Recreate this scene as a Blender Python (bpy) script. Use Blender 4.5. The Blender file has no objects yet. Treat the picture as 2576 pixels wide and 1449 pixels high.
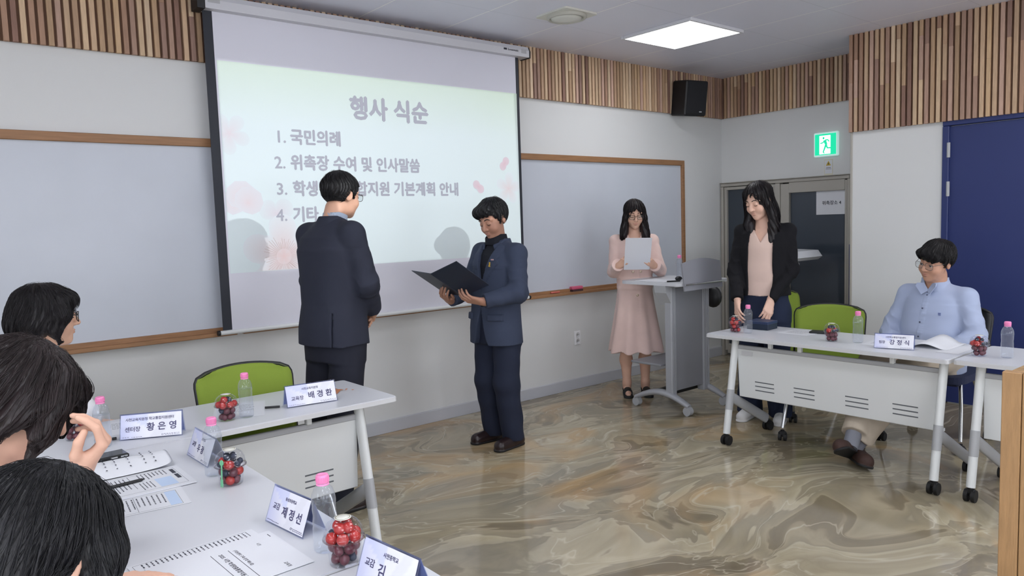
import bpy, math, random
import numpy as np
from mathutils import Vector, Matrix, Euler
random.seed(7); np.random.seed(7)
PI = math.pi
SC = bpy.context.scene
COL = SC.collection

# ------------------------------------------------------------------ camera
def cam_axes(yaw, pitch, roll):
    f = Vector((math.sin(yaw)*math.cos(pitch), math.cos(yaw)*math.cos(pitch), math.sin(pitch)))
    r = Vector((math.cos(yaw), -math.sin(yaw), 0)); u = r.cross(f)
    return r*math.cos(roll)+u*math.sin(roll), u*math.cos(roll)-r*math.sin(roll), f
r_, u_, f_ = cam_axes(math.radians(39.672), math.radians(-4.9202), math.radians(-1.8706))
cd = bpy.data.cameras.new('camera'); cam = bpy.data.objects.new('camera', cd); COL.objects.link(cam)
cam.matrix_world = Matrix(((r_.x, u_.x, -f_.x, 0), (r_.y, u_.y, -f_.y, 0), (r_.z, u_.z, -f_.z, 1.49), (0, 0, 0, 1)))
cd.sensor_width = 36; cd.lens = 1876.84/2576*36; cd.clip_start = 0.02
SC.camera = cam
# ------------------------------------------------------------------ light level
SC.view_settings.view_transform = 'Standard'; SC.view_settings.look = 'None'
SC.view_settings.gamma = 1; SC.view_settings.use_curve_mapping = False
SC.view_settings.exposure = 0.24
PANEL_STRENGTH = 8.0
ADDED_WINDOW_STRENGTH = 4.4
PROJ_WATTS = 135
w = bpy.data.worlds.new('world'); SC.world = w; w.use_nodes = True
w.node_tree.nodes['Background'].inputs[0].default_value = (0.9, 0.95, 1, 1)
w.node_tree.nodes['Background'].inputs[1].default_value = 0.2

# ------------------------------------------------------------------ helpers: colour, materials
def lin(c):
    return tuple(((v/255)/12.92 if v/255 <= 0.04045 else ((v/255+0.055)/1.055)**2.4) for v in c)
MATS = {}
def mat(name, rgb, rough=0.5, metal=0.0, spec=0.5, bump=0, bscale=60, emit=None, estr=1, attr=False, coat=0, sheen=0, stretch=None, vary=0, vscale=8):
    if name in MATS: return MATS[name]
    m = bpy.data.materials.new(name); m.use_nodes = True; MATS[name] = m
    nt = m.node_tree; b = nt.nodes['Principled BSDF']
    b.inputs['Base Color'].default_value = (*lin(rgb), 1)
    b.inputs['Roughness'].default_value = rough; b.inputs['Metallic'].default_value = metal
    b.inputs['Specular IOR Level'].default_value = spec
    if coat: b.inputs['Coat Weight'].default_value = coat; b.inputs['Coat Roughness'].default_value = 0.08
    if sheen: b.inputs['Sheen Weight'].default_value = sheen; b.inputs['Sheen Roughness'].default_value = 0.5
    if emit: b.inputs['Emission Color'].default_value = (*lin(emit), 1); b.inputs['Emission Strength'].default_value = estr
    L = nt.links; src = None
    if attr:
        a = nt.nodes.new('ShaderNodeAttribute'); a.attribute_name = 'Col'; src = a.outputs['Color']
    tc = nt.nodes.new('ShaderNodeTexCoord'); vec = tc.outputs['Object']
    if stretch:
        mp = nt.nodes.new('ShaderNodeMapping'); mp.inputs['Scale'].default_value = stretch
        L.new(vec, mp.inputs[0]); vec = mp.outputs[0]
    if vary:
        n = nt.nodes.new('ShaderNodeTexNoise'); n.inputs['Scale'].default_value = vscale; n.inputs['Detail'].default_value = 4
        L.new(vec, n.inputs['Vector'])
        hs = nt.nodes.new('ShaderNodeHueSaturation'); hs.inputs['Color'].default_value = (*lin(rgb), 1)
        mr = nt.nodes.new('ShaderNodeMapRange'); mr.inputs[1].default_value = 0.3; mr.inputs[2].default_value = 0.7
        mr.inputs[3].default_value = 1-vary; mr.inputs[4].default_value = 1+vary
        L.new(n.outputs[0], mr.inputs[0]); L.new(mr.outputs[0], hs.inputs['Value'])
        if src: L.new(src, hs.inputs['Color'])
        src = hs.outputs[0]
    if src: L.new(src, b.inputs['Base Color'])
    if bump:
        n = nt.nodes.new('ShaderNodeTexNoise'); n.inputs['Scale'].default_value = bscale; n.inputs['Detail'].default_value = 3
        L.new(vec, n.inputs['Vector'])
        bp = nt.nodes.new('ShaderNodeBump'); bp.inputs['Strength'].default_value = bump; bp.inputs['Distance'].default_value = 0.01
        L.new(n.outputs[0], bp.inputs['Height']); L.new(bp.outputs[0], b.inputs['Normal'])
    return m
def clear_mat(name, rgb=(250, 252, 255), fres=1.35, tint=0.97, rough=0.03):
    m = bpy.data.materials.new(name); m.use_nodes = True; MATS[name] = m
    nt = m.node_tree; nt.nodes.remove(nt.nodes['Principled BSDF']); out = nt.nodes['Material Output']
    t = nt.nodes.new('ShaderNodeBsdfTransparent'); t.inputs[0].default_value = (*[c*tint for c in lin(rgb)], 1)
    g = nt.nodes.new('ShaderNodeBsdfGlossy'); g.inputs['Roughness'].default_value = rough; g.inputs[0].default_value = (0.95, 0.97, 1, 1)
    lw = nt.nodes.new('ShaderNodeLayerWeight'); lw.inputs[0].default_value = 0.5
    pw = nt.nodes.new('ShaderNodeMath'); pw.operation = 'POWER'; nt.links.new(lw.outputs['Facing'], pw.inputs[0]); pw.inputs[1].default_value = 3.0
    f = nt.nodes.new('ShaderNodeMath'); f.operation = 'MULTIPLY_ADD'; nt.links.new(pw.outputs[0], f.inputs[0]); f.inputs[1].default_value = min(.75, (fres-1)*1.7); f.inputs[2].default_value = .035
    mx = nt.nodes.new('ShaderNodeMixShader')
    nt.links.new(f.outputs[0], mx.inputs[0]); nt.links.new(t.outputs[0], mx.inputs[1]); nt.links.new(g.outputs[0], mx.inputs[2])
    nt.links.new(mx.outputs[0], out.inputs[0]); return m

# ------------------------------------------------------------------ helpers: mesh building
class MB:
    def __init__(s): s.v = []; s.f = []; s.mi = []; s.sm = []; s.c = []; s.col = None
    def add(s, v, f, m=0, smooth=False, M=None):
        o = len(s.v)
        if M is not None: v = [tuple(M @ Vector(p)) for p in v]
        s.v += [tuple(p) for p in v]; s.f += [tuple(i+o for i in q) for q in f]
        s.mi += [m]*len(f); s.sm += [smooth]*len(f); s.c += [s.col or (1, 1, 1)]*len(v); return s
    def box(s, c, d, m=0, M=None, bev=0.0):
        x, y, z = d[0]/2, d[1]/2, d[2]/2
        T = Matrix.Translation(c) if M is None else M @ Matrix.Translation(c)
        b = min(bev, x*.9, y*.9, z*.9)
        if b <= 0:
            v = [(i*x, j*y, k*z) for i in (-1, 1) for j in (-1, 1) for k in (-1, 1)]
            f = [(0, 1, 3, 2), (4, 6, 7, 5), (0, 4, 5, 1), (2, 3, 7, 6), (0, 2, 6, 4), (1, 5, 7, 3)]
            return s.add(v, f, m, False, T)
        v = []; idx = {}
        for i in (-1, 1):
            for j in (-1, 1):
                for k in (-1, 1):
                    for a in range(3):
                        idx[(i, j, k, a)] = len(v)
                        v.append((i*(x-(b if a != 0 else 0)), j*(y-(b if a != 1 else 0)), k*(z-(b if a != 2 else 0))))
        f = []
        S = (-1, 1)
        for i in S: f.append([idx[(i, j, k, 0)] for j, k in ((-1, -1), (1, -1), (1, 1), (-1, 1))])
        for j in S: f.append([idx[(i, j, k, 1)] for i, k in ((-1, -1), (1, -1), (1, 1), (-1, 1))])
        for k in S: f.append([idx[(i, j, k, 2)] for i, j in ((-1, -1), (1, -1), (1, 1), (-1, 1))])
        for i in S:
            for j in S: f.append([idx[(i, j, -1, 0)], idx[(i, j, 1, 0)], idx[(i, j, 1, 1)], idx[(i, j, -1, 1)]])
        for i in S:
            for k in S: f.append([idx[(i, -1, k, 0)], idx[(i, 1, k, 0)], idx[(i, 1, k, 2)], idx[(i, -1, k, 2)]])
        for j in S:
            for k in S: f.append([idx[(-1, j, k, 1)], idx[(1, j, k, 1)], idx[(1, j, k, 2)], idx[(-1, j, k, 2)]])
        for i in S:
            for j in S:
                for k in S: f.append([idx[(i, j, k, a)] for a in range(3)])
        ff = []
        for q in f:      # outward winding
            p = [Vector(v[t]) for t in q]; n = (p[1]-p[0]).cross(p[2]-p[0]); c0 = sum(p, Vector())/len(p)
            ff.append(q if n.dot(c0) > 0 else q[::-1])
        return s.add(v, ff, m, False, T)
    def tube(s, pts, r, n=10, m=0, caps=True, flat=1.0, smooth=True, up=None):
        P = [Vector(p) for p in pts]; R = r if isinstance(r, (list, tuple)) else [r]*len(P)
        T = [(P[min(i+1, len(P)-1)]-P[max(i-1, 0)]).normalized() for i in range(len(P))]
        a = Vector(up) if up else (Vector((0, 0, 1)) if abs(T[0].z) < 0.9 else Vector((1, 0, 0)))
        v = []; f = []
        for i, p in enumerate(P):
            a = (a-T[i]*a.dot(T[i])).normalized(); b = T[i].cross(a)
            for k in range(n):
                t = 2*PI*k/n; v.append(p+a*(R[i]*math.cos(t)*flat)+b*(R[i]*math.sin(t)))
        for i in range(len(P)-1):
            for k in range(n):
                k2 = (k+1) % n; f.append((i*n+k, i*n+k2, (i+1)*n+k2, (i+1)*n+k))
        s.add(v, f, m, smooth)
        if caps: s.add(v[:n], [tuple(range(n))[::-1]], m); s.add(v[-n:], [tuple(range(n))], m)
        return s
    def lathe(s, prof, n=20, m=0, M=None, smooth=True, sx=1, sy=1):
        v = []; f = []; k0 = len(prof)
        for r, z in prof:
            for k in range(n): v.append((r*sx*math.cos(2*PI*k/n), r*sy*math.sin(2*PI*k/n), z))
        for i in range(k0-1):
            for k in range(n):
                k2 = (k+1) % n; f.append((i*n+k, i*n+k2, (i+1)*n+k2, (i+1)*n+k))
        if prof[0][0] > 1e-5 : pass
        return s.add(v, f, m, smooth, M)
    def prism(s, poly, z0, z1, m=0, M=None, ms=None):
        n = len(poly); v = [(x, y, z0) for x, y in poly]+[(x, y, z1) for x, y in poly]
        a = sum(poly[i][0]*poly[(i+1) % n][1]-poly[(i+1) % n][0]*poly[i][1] for i in range(n))
        if a < 0: v = v[:n][::-1]+v[n:][::-1]
        s.add(v, [tuple(range(n))[::-1], tuple(range(n, 2*n))], m, False, M)
        return s.add(v, [(i, (i+1) % n, n+(i+1) % n, n+i) for i in range(n)], m if ms is None else ms, False, M)
    def sphere(s, c, r, m=0, n=12, M=None):
        rr = r if isinstance(r, (list, tuple)) else (r, r, r); v = [(c[0], c[1], c[2]-rr[2])]; f = []
        k = n//2
        for i in range(1, k):
            t = PI*i/k
            for j in range(n): v.append((c[0]+rr[0]*math.sin(t)*math.cos(2*PI*j/n), c[1]+rr[1]*math.sin(t)*math.sin(2*PI*j/n), c[2]-rr[2]*math.cos(t)))
        v.append((c[0], c[1], c[2]+rr[2])); e = len(v)-1
        for j in range(n):
            j2 = (j+1) % n; f.append((0, 1+j2, 1+j)); f.append((e, e-n+j, e-n+j2))
            for i in range(k-2): f.append((1+i*n+j, 1+i*n+j2, 1+(i+1)*n+j2, 1+(i+1)*n+j))
        return s.add(v, f, m, True, M)
    def mesh(s, name, mats, color=False):
        me = bpy.data.meshes.new(name); me.from_pydata(s.v, [], s.f)
        for m in (mats if isinstance(mats, (list, tuple)) else [mats]): me.materials.append(m)
        me.polygons.foreach_set('material_index', s.mi); me.polygons.foreach_set('use_smooth', s.sm)
        if color:
            ca = me.color_attributes.new('Col', 'FLOAT_COLOR', 'POINT')
            ca.data.foreach_set('color', np.array([(*c, 1) for c in s.c], dtype=np.float32).ravel())
        me.update(); return me
    def build(s, name, mats, parent=None, color=False):
        o = bpy.data.objects.new(name, s.mesh(name, mats, color)); COL.objects.link(o)
        if parent: o.parent = parent
        return o
def rrect(w_, d_, r, n=4):
    p = []
    for cx, cy, a in ((w_/2-r, d_/2-r, 0), (-w_/2+r, d_/2-r, 90), (-w_/2+r, -d_/2+r, 180), (w_/2-r, -d_/2+r, 270)):
        for k in range(n+1):
            t = math.radians(a+90*k/n); p.append((cx+r*math.cos(t), cy+r*math.sin(t)))
    return p
def tag(o, label, cat, group=None):
    o['label'] = label; o['category'] = cat
    if group: o['group'] = group
    return o
def empty(name, loc, rz=0, label=None, cat=None, group=None):
    o = bpy.data.objects.new(name, None); COL.objects.link(o); o.location = loc; o.rotation_euler = (0, 0, rz); o.empty_display_size = 0.05
    if label: tag(o, label, cat, group)
    return o
def struct(o): o['kind'] = 'structure'; return o
def kids(o): return [c for c in bpy.data.objects if c.parent == o]
def copy_tree(o, parent=None):
    c = o.copy(); COL.objects.link(c)
    if parent: c.parent = parent
    for ch in KIDS.get(o.name, None) or kids(o): copy_tree(ch, c)
    return c
KIDS = {}
def clone(o, loc, rz, label, group=None):
    c = copy_tree(o); c.location = loc; c.rotation_euler = (0, 0, rz); c['label'] = label
    if group: c['group'] = group
    elif 'group' in c.keys(): del c['group']
    return c
def text_mb(s, size, align='LEFT', bold=0.0, sx=1.0, depth=0.0006, spacing=1.0):
    c = bpy.data.curves.new('lettering_curve', 'FONT'); c.body = s; c.size = size; c.align_x = align
    c.extrude = depth/2; c.space_character = spacing; c.resolution_u = 2
    o = bpy.data.objects.new('lettering_curve', c); COL.objects.link(o)
    bpy.context.view_layer.update()
    dg = bpy.context.evaluated_depsgraph_get()
    me = bpy.data.meshes.new_from_object(o.evaluated_get(dg))
    v = [(p.co.x*sx, p.co.y, p.co.z) for p in me.vertices]; f = [tuple(p.vertices) for p in me.polygons]
    bpy.data.objects.remove(o); bpy.data.curves.remove(c); bpy.data.meshes.remove(me)
    if bold:
        b = bold*size*.75; n = len(v); v0, f0 = v, f; v = []; f = []
        for q, (dx, dy) in enumerate(((0, 0), (b, 0), (-b, 0), (0, b), (0, -b))):
            v += [(x+dx, y+dy, z+q*depth*.02) for x, y, z in v0]; f += [tuple(i+q*n for i in t) for t in f0]
    return v, f
def frame_M(origin, ex, ey):
    ex = Vector(ex).normalized(); ey = Vector(ey).normalized(); ez = ex.cross(ey)
    return Matrix(((ex.x, ey.x, ez.x, origin[0]), (ex.y, ey.y, ez.y, origin[1]), (ex.z, ey.z, ez.z, origin[2]), (0, 0, 0, 1)))

# ------------------------------------------------------------------ materials
M_wall = mat('painted_wall', (215, 216, 216), 0.75, bump=0.04, bscale=220, vary=0.012, vscale=1.5)
M_white = mat('white_laminate', (205, 207, 213), 0.35)
M_edge = mat('pale_edge_band', (206, 207, 210), 0.45)
M_steel_w = mat('white_powder_steel', (222, 225, 226), 0.45)
M_grey_pl = mat('grey_plastic', (172, 174, 178), 0.5)
M_lect = mat('silver_grey_steel', (142, 144, 150), 0.45)
M_dark = mat('dark_slot', (96, 100, 106), 0.7)
M_black = mat('black_plastic', (24, 25, 28), 0.5)
M_rubber = mat('black_rubber', (20, 20, 22), 0.65)
M_chrome = mat('chrome', (200, 202, 206), 0.22, metal=1)
M_green = mat('green_mesh_fabric', (130, 152, 52), 0.8, bump=0.35, bscale=700)
M_pink = mat('pink_cap', (240, 140, 190), 0.35)
M_paper = mat('white_paper', (216, 218, 224), 0.6)
M_ink = mat('black_ink', (52, 54, 66), 0.6)
M_inkb = mat('pale_blue_ink', (186, 205, 232), 0.6)
M_inkp = mat('purple_ink', (74, 72, 108), 0.6)
M_base = mat('grey_skirting', (186, 188, 195), 0.5)
M_alu = mat('taupe_aluminium', (172, 168, 160), 0.45, metal=0.1)
M_dglass = mat('dark_glass', (58, 66, 76), 0.12, spec=0.5)
M_board = mat('whiteboard_enamel', (196, 201, 211), 0.38, vary=0.02, vscale=3)
M_oak = mat('oak_frame', (150, 110, 76), 0.5, attr=False, vary=0.16, vscale=5, stretch=(1.2, 14, 14))
M_slat = mat('mixed_timber', (160, 120, 90), 0.6, attr=True, vary=0.10, vscale=10, stretch=(9, 9, 1.2), bump=0.15, bscale=30)
M_slatback = mat('timber_backing', (118, 88, 70), 0.8)
M_fabric = mat('screen_fabric', (220, 220, 231), 0.85)
M_navy = mat('navy_door_paint', (40, 52, 104), 0.45)
M_clear = clear_mat('clear_plastic')
_nt = M_clear.node_tree; _d = _nt.nodes.new('ShaderNodeBsdfDiffuse'); _d.inputs[0].default_value = (.85, .88, .92, 1); _t = _nt.nodes.new('ShaderNodeBsdfTranslucent'); _t.inputs[0].default_value = (.85, .88, .92, 1)  # milky white mixed in for the bright surroundings a bottle would refract
_a = _nt.nodes.new('ShaderNodeMixShader'); _nt.links.new(_d.outputs[0], _a.inputs[1]); _nt.links.new(_t.outputs[0], _a.inputs[2]); _b = _nt.nodes.new('ShaderNodeMixShader'); _b.inputs[0].default_value = .07
_o = _nt.nodes['Material Output']; _p = _o.inputs[0].links[0].from_socket; _nt.links.new(_p, _b.inputs[1]); _nt.links.new(_a.outputs[0], _b.inputs[2]); _nt.links.new(_b.outputs[0], _o.inputs[0])
M_water = clear_mat('water', (246, 249, 252), 1.2, 0.98, 0.0)
M_acr = clear_mat('acrylic', (240, 243, 255), 1.3, 0.95, 0.05)

def floor_mat():
    m = bpy.data.materials.new('swirled_epoxy'); m.use_nodes = True; nt = m.node_tree; L = nt.links; N = nt.nodes.new
    b = nt.nodes['Principled BSDF']; tc = N('ShaderNodeTexCoord')
    def noise(vec, sc, det=3, dist=0, rough=0.5, out=0):
        n = N('ShaderNodeTexNoise'); n.inputs['Scale'].default_value = sc; n.inputs['Detail'].default_value = det
        n.inputs['Distortion'].default_value = dist; n.inputs['Roughness'].default_value = rough; L.new(vec, n.inputs['Vector']); return n.outputs[out]
    def warp(vec, sc, amt, det=1):
        n = noise(vec, sc, det, 0, 0.5, 1); s = N('ShaderNodeVectorMath'); s.operation = 'SUBTRACT'; L.new(n, s.inputs[0]); s.inputs[1].default_value = (.5, .5, .5)
        k = N('ShaderNodeVectorMath'); k.operation = 'SCALE'; L.new(s.outputs[0], k.inputs[0]); k.inputs['Scale'].default_value = amt
        a = N('ShaderNodeVectorMath'); a.operation = 'ADD'; L.new(vec, a.inputs[0]); L.new(k.outputs[0], a.inputs[1]); return a.outputs[0]
    mp = N('ShaderNodeMapping'); mp.inputs['Rotation'].default_value = (0, 0, 0.75); mp.inputs['Scale'].default_value = (0.75, 1.25, 1); L.new(tc.outputs['Object'], mp.inputs[0])
    v1 = warp(mp.outputs[0], .95, 1.5); v2 = warp(v1, 2.4, 0.42, 2); v3 = warp(v2, 7.0, 0.07, 3)
    ms = N('ShaderNodeMapping'); ms.inputs['Scale'].default_value = (0.62, 1.7, 1); L.new(v3, ms.inputs[0])
    a = noise(ms.outputs[0], 1.55, 4, 0.35, 0.52)
    cr = N('ShaderNodeValToRGB'); L.new(a, cr.inputs[0]); e = cr.color_ramp.elements
    e[0].position = 0.30; e[0].color = (*lin((112, 102, 84)), 1); e[1].position = 0.72; e[1].color = (*lin((182, 172, 150)), 1)
    for p, c in ((0.40, (122, 112, 93)), (0.445, (128, 117, 97)), (0.462, (158, 147, 124)), (0.50, (148, 138, 116)), (0.545, (140, 131, 112)), (0.556, (172, 162, 139)), (0.60, (164, 154, 130)), (0.66, (152, 142, 120))):
        q = e.new(p); q.color = (*lin(c), 1)
    o = noise(warp(v1, 2, 0.4), 1.3, 3, 0.3); r2 = N('ShaderNodeMapRange'); r2.inputs[1].default_value = 0.53; r2.inputs[2].default_value = 0.64; L.new(o, r2.inputs[0]); r2.inputs[4].default_value = 0.6
    mx = N('ShaderNodeMix'); mx.data_type = 'RGBA'; L.new(r2.outputs[0], mx.inputs['Factor']); L.new(cr.outputs[0], mx.inputs['A']); mx.inputs['B'].default_value = (*lin((184, 152, 108)), 1)
    o2 = noise(warp(v1, 1.6, 0.5), 1.15, 2, 0.2, out=1); sx2 = N('ShaderNodeSeparateXYZ'); L.new(o2, sx2.inputs[0]); r4 = N('ShaderNodeMapRange'); r4.inputs[1].default_value = 0.56; r4.inputs[2].default_value = 0.66; L.new(sx2.outputs[1], r4.inputs[0]); r4.inputs[4].default_value = 0.55
    mg = N('ShaderNodeMix'); mg.data_type = 'RGBA'; L.new(r4.outputs[0], mg.inputs['Factor']); L.new(mx.outputs['Result'], mg.inputs['A']); mg.inputs['B'].default_value = (*lin((128, 124, 114)), 1)
    vn = noise(ms.outputs[0], 2.1, 3, 0.5); sb = N('ShaderNodeMath'); sb.operation = 'SUBTRACT'; L.new(vn, sb.inputs[0]); sb.inputs[1].default_value = .5; ab = N('ShaderNodeMath'); ab.operation = 'ABSOLUTE'; L.new(sb.outputs[0], ab.inputs[0])
    r5 = N('ShaderNodeMapRange'); r5.inputs[1].default_value = 0.0; r5.inputs[2].default_value = 0.012; r5.inputs[3].default_value = .55; r5.inputs[4].default_value = 0; L.new(ab.outputs[0], r5.inputs[0])
    mv = N('ShaderNodeMix'); mv.data_type = 'RGBA'; L.new(r5.outputs[0], mv.inputs['Factor']); L.new(mg.outputs['Result'], mv.inputs['A']); mv.inputs['B'].default_value = (*lin((192, 183, 162)), 1)
    w_ = noise(v3, 5.5, 6, 0.3, 0.65); r3 = N('ShaderNodeMapRange'); r3.inputs[1].default_value = 0.3; r3.inputs[2].default_value = 0.72; r3.inputs[3].default_value = 1.02; r3.inputs[4].default_value = 1.30; L.new(w_, r3.inputs[0])
    hs = N('ShaderNodeHueSaturation'); L.new(mv.outputs['Result'], hs.inputs['Color']); L.new(r3.outputs[0], hs.inputs['Value'])
    L.new(hs.outputs[0], b.inputs['Base Color']); b.inputs['Roughness'].default_value = 0.10; b.inputs['Specular IOR Level'].default_value = 0.55
    return m
def ceil_mat():
    m = bpy.data.materials.new('ceiling_panels'); m.use_nodes = True; nt = m.node_tree; L = nt.links; N = nt.nodes.new
    b = nt.nodes['Principled BSDF']; b.inputs['Roughness'].default_value = 0.42; tc = N('ShaderNodeTexCoord')
    sp = N('ShaderNodeSeparateXYZ'); L.new(tc.outputs['Object'], sp.inputs[0])
    def line(out, off, pitch, wd):
        a = N('ShaderNodeMath'); a.operation = 'SUBTRACT'; L.new(out, a.inputs[0]); a.inputs[1].default_value = off-pitch*40
        d = N('ShaderNodeMath'); d.operation = 'MODULO'; L.new(a.outputs[0], d.inputs[0]); d.inputs[1].default_value = pitch
        p = N('ShaderNodeMath'); p.operation = 'PINGPONG'; L.new(d.outputs[0], p.inputs[0]); p.inputs[1].default_value = pitch/2
        c = N('ShaderNodeMath'); c.operation = 'LESS_THAN'; L.new(p.outputs[0], c.inputs[0]); c.inputs[1].default_value = wd; return c.outputs[0]
    lx = line(sp.outputs[0], 3.905, 0.657, 0.004); ly = line(sp.outputs[1], 4.055, 0.675, 0.003)
    m1 = N('ShaderNodeMix'); m1.data_type = 'RGBA'; m1.inputs['A'].default_value = (*lin((224, 225, 238)), 1); m1.inputs['B'].default_value = (*lin((255, 255, 255)), 1); L.new(lx, m1.inputs['Factor'])
    m2 = N('ShaderNodeMix'); m2.data_type = 'RGBA'; L.new(m1.outputs['Result'], m2.inputs['A']); m2.inputs['B'].default_value = (*lin((208, 210, 222)), 1); L.new(ly, m2.inputs['Factor'])
    L.new(m2.outputs['Result'], b.inputs['Base Color']); return m

# ------------------------------------------------------------------ room shell
WY = 4.718; XR = 6.867; XC = 6.18; YC = 2.985; ZC = 2.93; XL = -2.6; YB = -3.2
def slab(name, lo, hi, m, kind=True):
    mb = MB().box([(a+b)/2 for a, b in zip(lo, hi)], [b-a for a, b in zip(lo, hi)]); o = mb.build(name, m)
    return struct(o) if kind else o
slab('floor', (XL-.1, YB-.1, -.1), (XR+.1, WY+.1, 0), floor_mat())
slab('ceiling', (XL-.1, YB-.1, ZC), (XR+.1, WY+.1, ZC+.1), ceil_mat())
slab('wall_front', (XL-.1, WY, 0), (XR+.1, WY+.1, ZC), M_wall)
slab('wall_left', (XL-.1, YB, 0), (XL, WY, ZC), M_wall)
slab('wall_back', (XL-.1, YB-.1, 0), (XR+.1, YB, ZC), M_wall)
# right wall with door opening (y 3.33..4.70, z 0..1.84), then the projecting wall with the blue door
mb = MB(); mb.box((XR+.05, (YC+WY)/2, (1.84+ZC)/2), (.1, WY-YC, ZC-1.84)); mb.box((XR+.05, 4.709, .92), (.1, .018, 1.84)); mb.box((XR+.05, (YC+3.32)/2, .92), (.1, 3.32-YC, 1.84))
mb.box((XR+.3, 4.0, .95), (.02, 2, 1.9), 1)
struct(mb.build('wall_right', [M_wall, M_black]))
mb = MB(); mb.box(((XC+.1+XR)/2, YC-.05, ZC/2), (XR-XC-.1, .1, ZC)); mb.box((XC+.05, (YC+2.29)/2, ZC/2), (.1, YC-2.29, ZC))
mb.box((XC+.05, (2.29+YB)/2, (2.16+ZC)/2), (.1, 2.29-YB, ZC-2.16)); mb.box((XC+.05, (1.15+YB)/2, 1.08), (.1, 1.15-YB, 2.16))
struct(mb.build('wall_projecting', [M_wall]))
struct(MB().box((XC+.004, YC+.004, 1.16), (.02, .02, 2.32), bev=.003).build('trim_corner', M_alu))
# skirting boards
struct(MB().box(((XL+XR)/2, WY-.008, .047), (XR-XL, .016, .095), bev=.003).build('baseboard_front', M_base))
struct(MB().box((XC-.008, 2.64, .047), (.016, .7, .095), bev=.003).build('baseboard_right', M_base))
struct(MB().box((XL+.008, 0.75, .047), (.016, 7.9, .095), bev=.003).build('baseboard_left', M_base))

# added glowing window panels on the unseen rear and left walls, for even brightness
M_winglow = mat('added_window_glow', (240, 244, 250), 0.8, emit=(243, 247, 255), estr=ADDED_WINDOW_STRENGTH)
k = 0
for ax, c in (('y', -1.3), ('y', 1.7), ('y', 4.7), ('x', -1.9), ('x', .5)):
    k += 1
    P0 = Vector((c, YB+.012, 1.55)) if ax == 'y' else Vector((XL+.012, c, 1.55)); W2 = 1.1 if ax == 'y' else 1.0
    dx = Vector((1, 0, 0)) if ax == 'y' else Vector((0, 1, 0)); nd = Vector((0, 1, 0)) if ax == 'y' else Vector((1, 0, 0))
    sz = lambda a, t, z: tuple(abs(dx[i])*a+abs(nd[i])*t+(z if i == 2 else 0) for i in range(3))
    wn = struct(MB().box(P0, sz(2*W2, .02, 1.3)).build('window_%d' % k, M_winglow)); mb = MB()
    for s_ in (-1, 1): mb.box(P0+dx*s_*(W2+.02)+nd*.01, sz(.05, .05, 1.4)); mb.box(P0+Vector((0, 0, s_*.675))+nd*.01, sz(2*W2+.09, .05, .05))
    mb.box(P0+nd*.012, sz(.04, .03, 1.3)); mb.build('window_frame', M_alu, wn)  # frame around the added glowing panel

# timber slat cladding
WOODS = [(196, 166, 136), (182, 150, 122), (164, 130, 108), (206, 178, 146), (136, 104, 90), (190, 158, 140), (176, 146, 116), (214, 188, 158), (150, 120, 106), (200, 168, 132), (172, 140, 122)]
def slats(name, p0, p1, nrm, z0, z1, pitch=0.0405, wd=0.0265, th=0.024):
    p0 = Vector(p0); p1 = Vector(p1); d = (p1-p0); Lh = d.length; d.normalize(); n = Vector(nrm); mb = MB()
    M = Matrix(((d.x, n.x, 0, p0.x), (d.y, n.y, 0, p0.y), (0, 0, 1, 0), (0, 0, 0, 1)))
    mb.col = lin((88, 62, 47)); mb.box((Lh/2, .007, (z0+z1)/2), (Lh, .014, z1-z0), 1, M)
    k = int(Lh/pitch)
    for i in range(k):
        x = (i+.5)*Lh/k; zz = z0-.004
        while zz < z1-.01:
            ln = random.uniform(.25, .75) if random.random() < .7 else 1.0; ze = min(z1, zz+ln)
            if z1-ze < .08: ze = z1
            c = random.choice(WOODS); j = random.uniform(.9, 1.1); mb.col = tuple(min(1, q*j) for q in lin(c))
            mb.box((x, .014+th/2, (zz+ze)/2), (wd, th, ze-zz), 0, M, bev=.0015); zz = ze
    return struct(mb.build(name, [M_slat, M_slatback], color=True))
slats('trim_front_timber_slats', (XL, WY, 0), (XR, WY, 0), (0, -1, 0), 2.52, ZC)
slats('trim_right_timber_slats', (XR, WY-.05, 0), (XR, YC, 0), (-1, 0, 0), 2.52, ZC)
slats('trim_projecting_timber_slats', (XC, YC+.02, 0), (XC, YB, 0), (-1, 0, 0), 2.152, ZC, pitch=.0415)

# glazed door, side light and frame in the right wall
fx = XR-.012
mb = MB()
for c, d in (((fx, 4.012, 1.823), (.07, 1.384, .034)), ((fx, 4.69, .902), (.07, .03, 1.804)), ((fx, 4.045, .902), (.07, .05, 1.804)), ((fx, 3.325, .902), (.07, .03, 1.804)), ((fx-.01, 4.012, 1.843), (.09, 1.384, .008))):
    mb.box(c, d, bev=.004)
struct(mb.build('trim_door_frame', M_alu))
wn = struct(MB().box((XR+.005, 4.37, .93), (.012, .62, 1.74)).build('window_side_light', M_dglass))
mb = MB()
for c, d in (((fx, 4.655, .93), (.04, .03, 1.74)), ((fx, 4.085, .93), (.04, .03, 1.74)), ((fx, 4.37, 1.785), (.04, .54, .03)), ((fx, 4.37, .08), (.04, .54, .1))): mb.box(c, d, bev=.003)
mb.build('window_frame', M_alu, wn)
dr = struct(MB().box((XR+.005, 3.655, .91), (.012, .54, 1.6)).build('door_glazed', M_dglass))
mb = MB()
for c, d in (((fx, 3.973, .9), (.045, .09, 1.79)), ((fx, 3.355, .9), (.045, .025, 1.79)), ((fx, 3.648, 1.755), (.045, .5605, .105)), ((fx, 3.648, .1), (.045, .5605, .18))): mb.box(c, d, bev=.004)
mb.build('door_frame', M_alu, dr)
mb = MB(); mb.tube([(fx-.03, 3.95, .95), (fx-.07, 3.95, .95), (fx-.07, 3.95, 1.15), (fx-.03, 3.95, 1.15)], .01, 8); mb.build('door_handle', M_chrome, dr)
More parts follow.
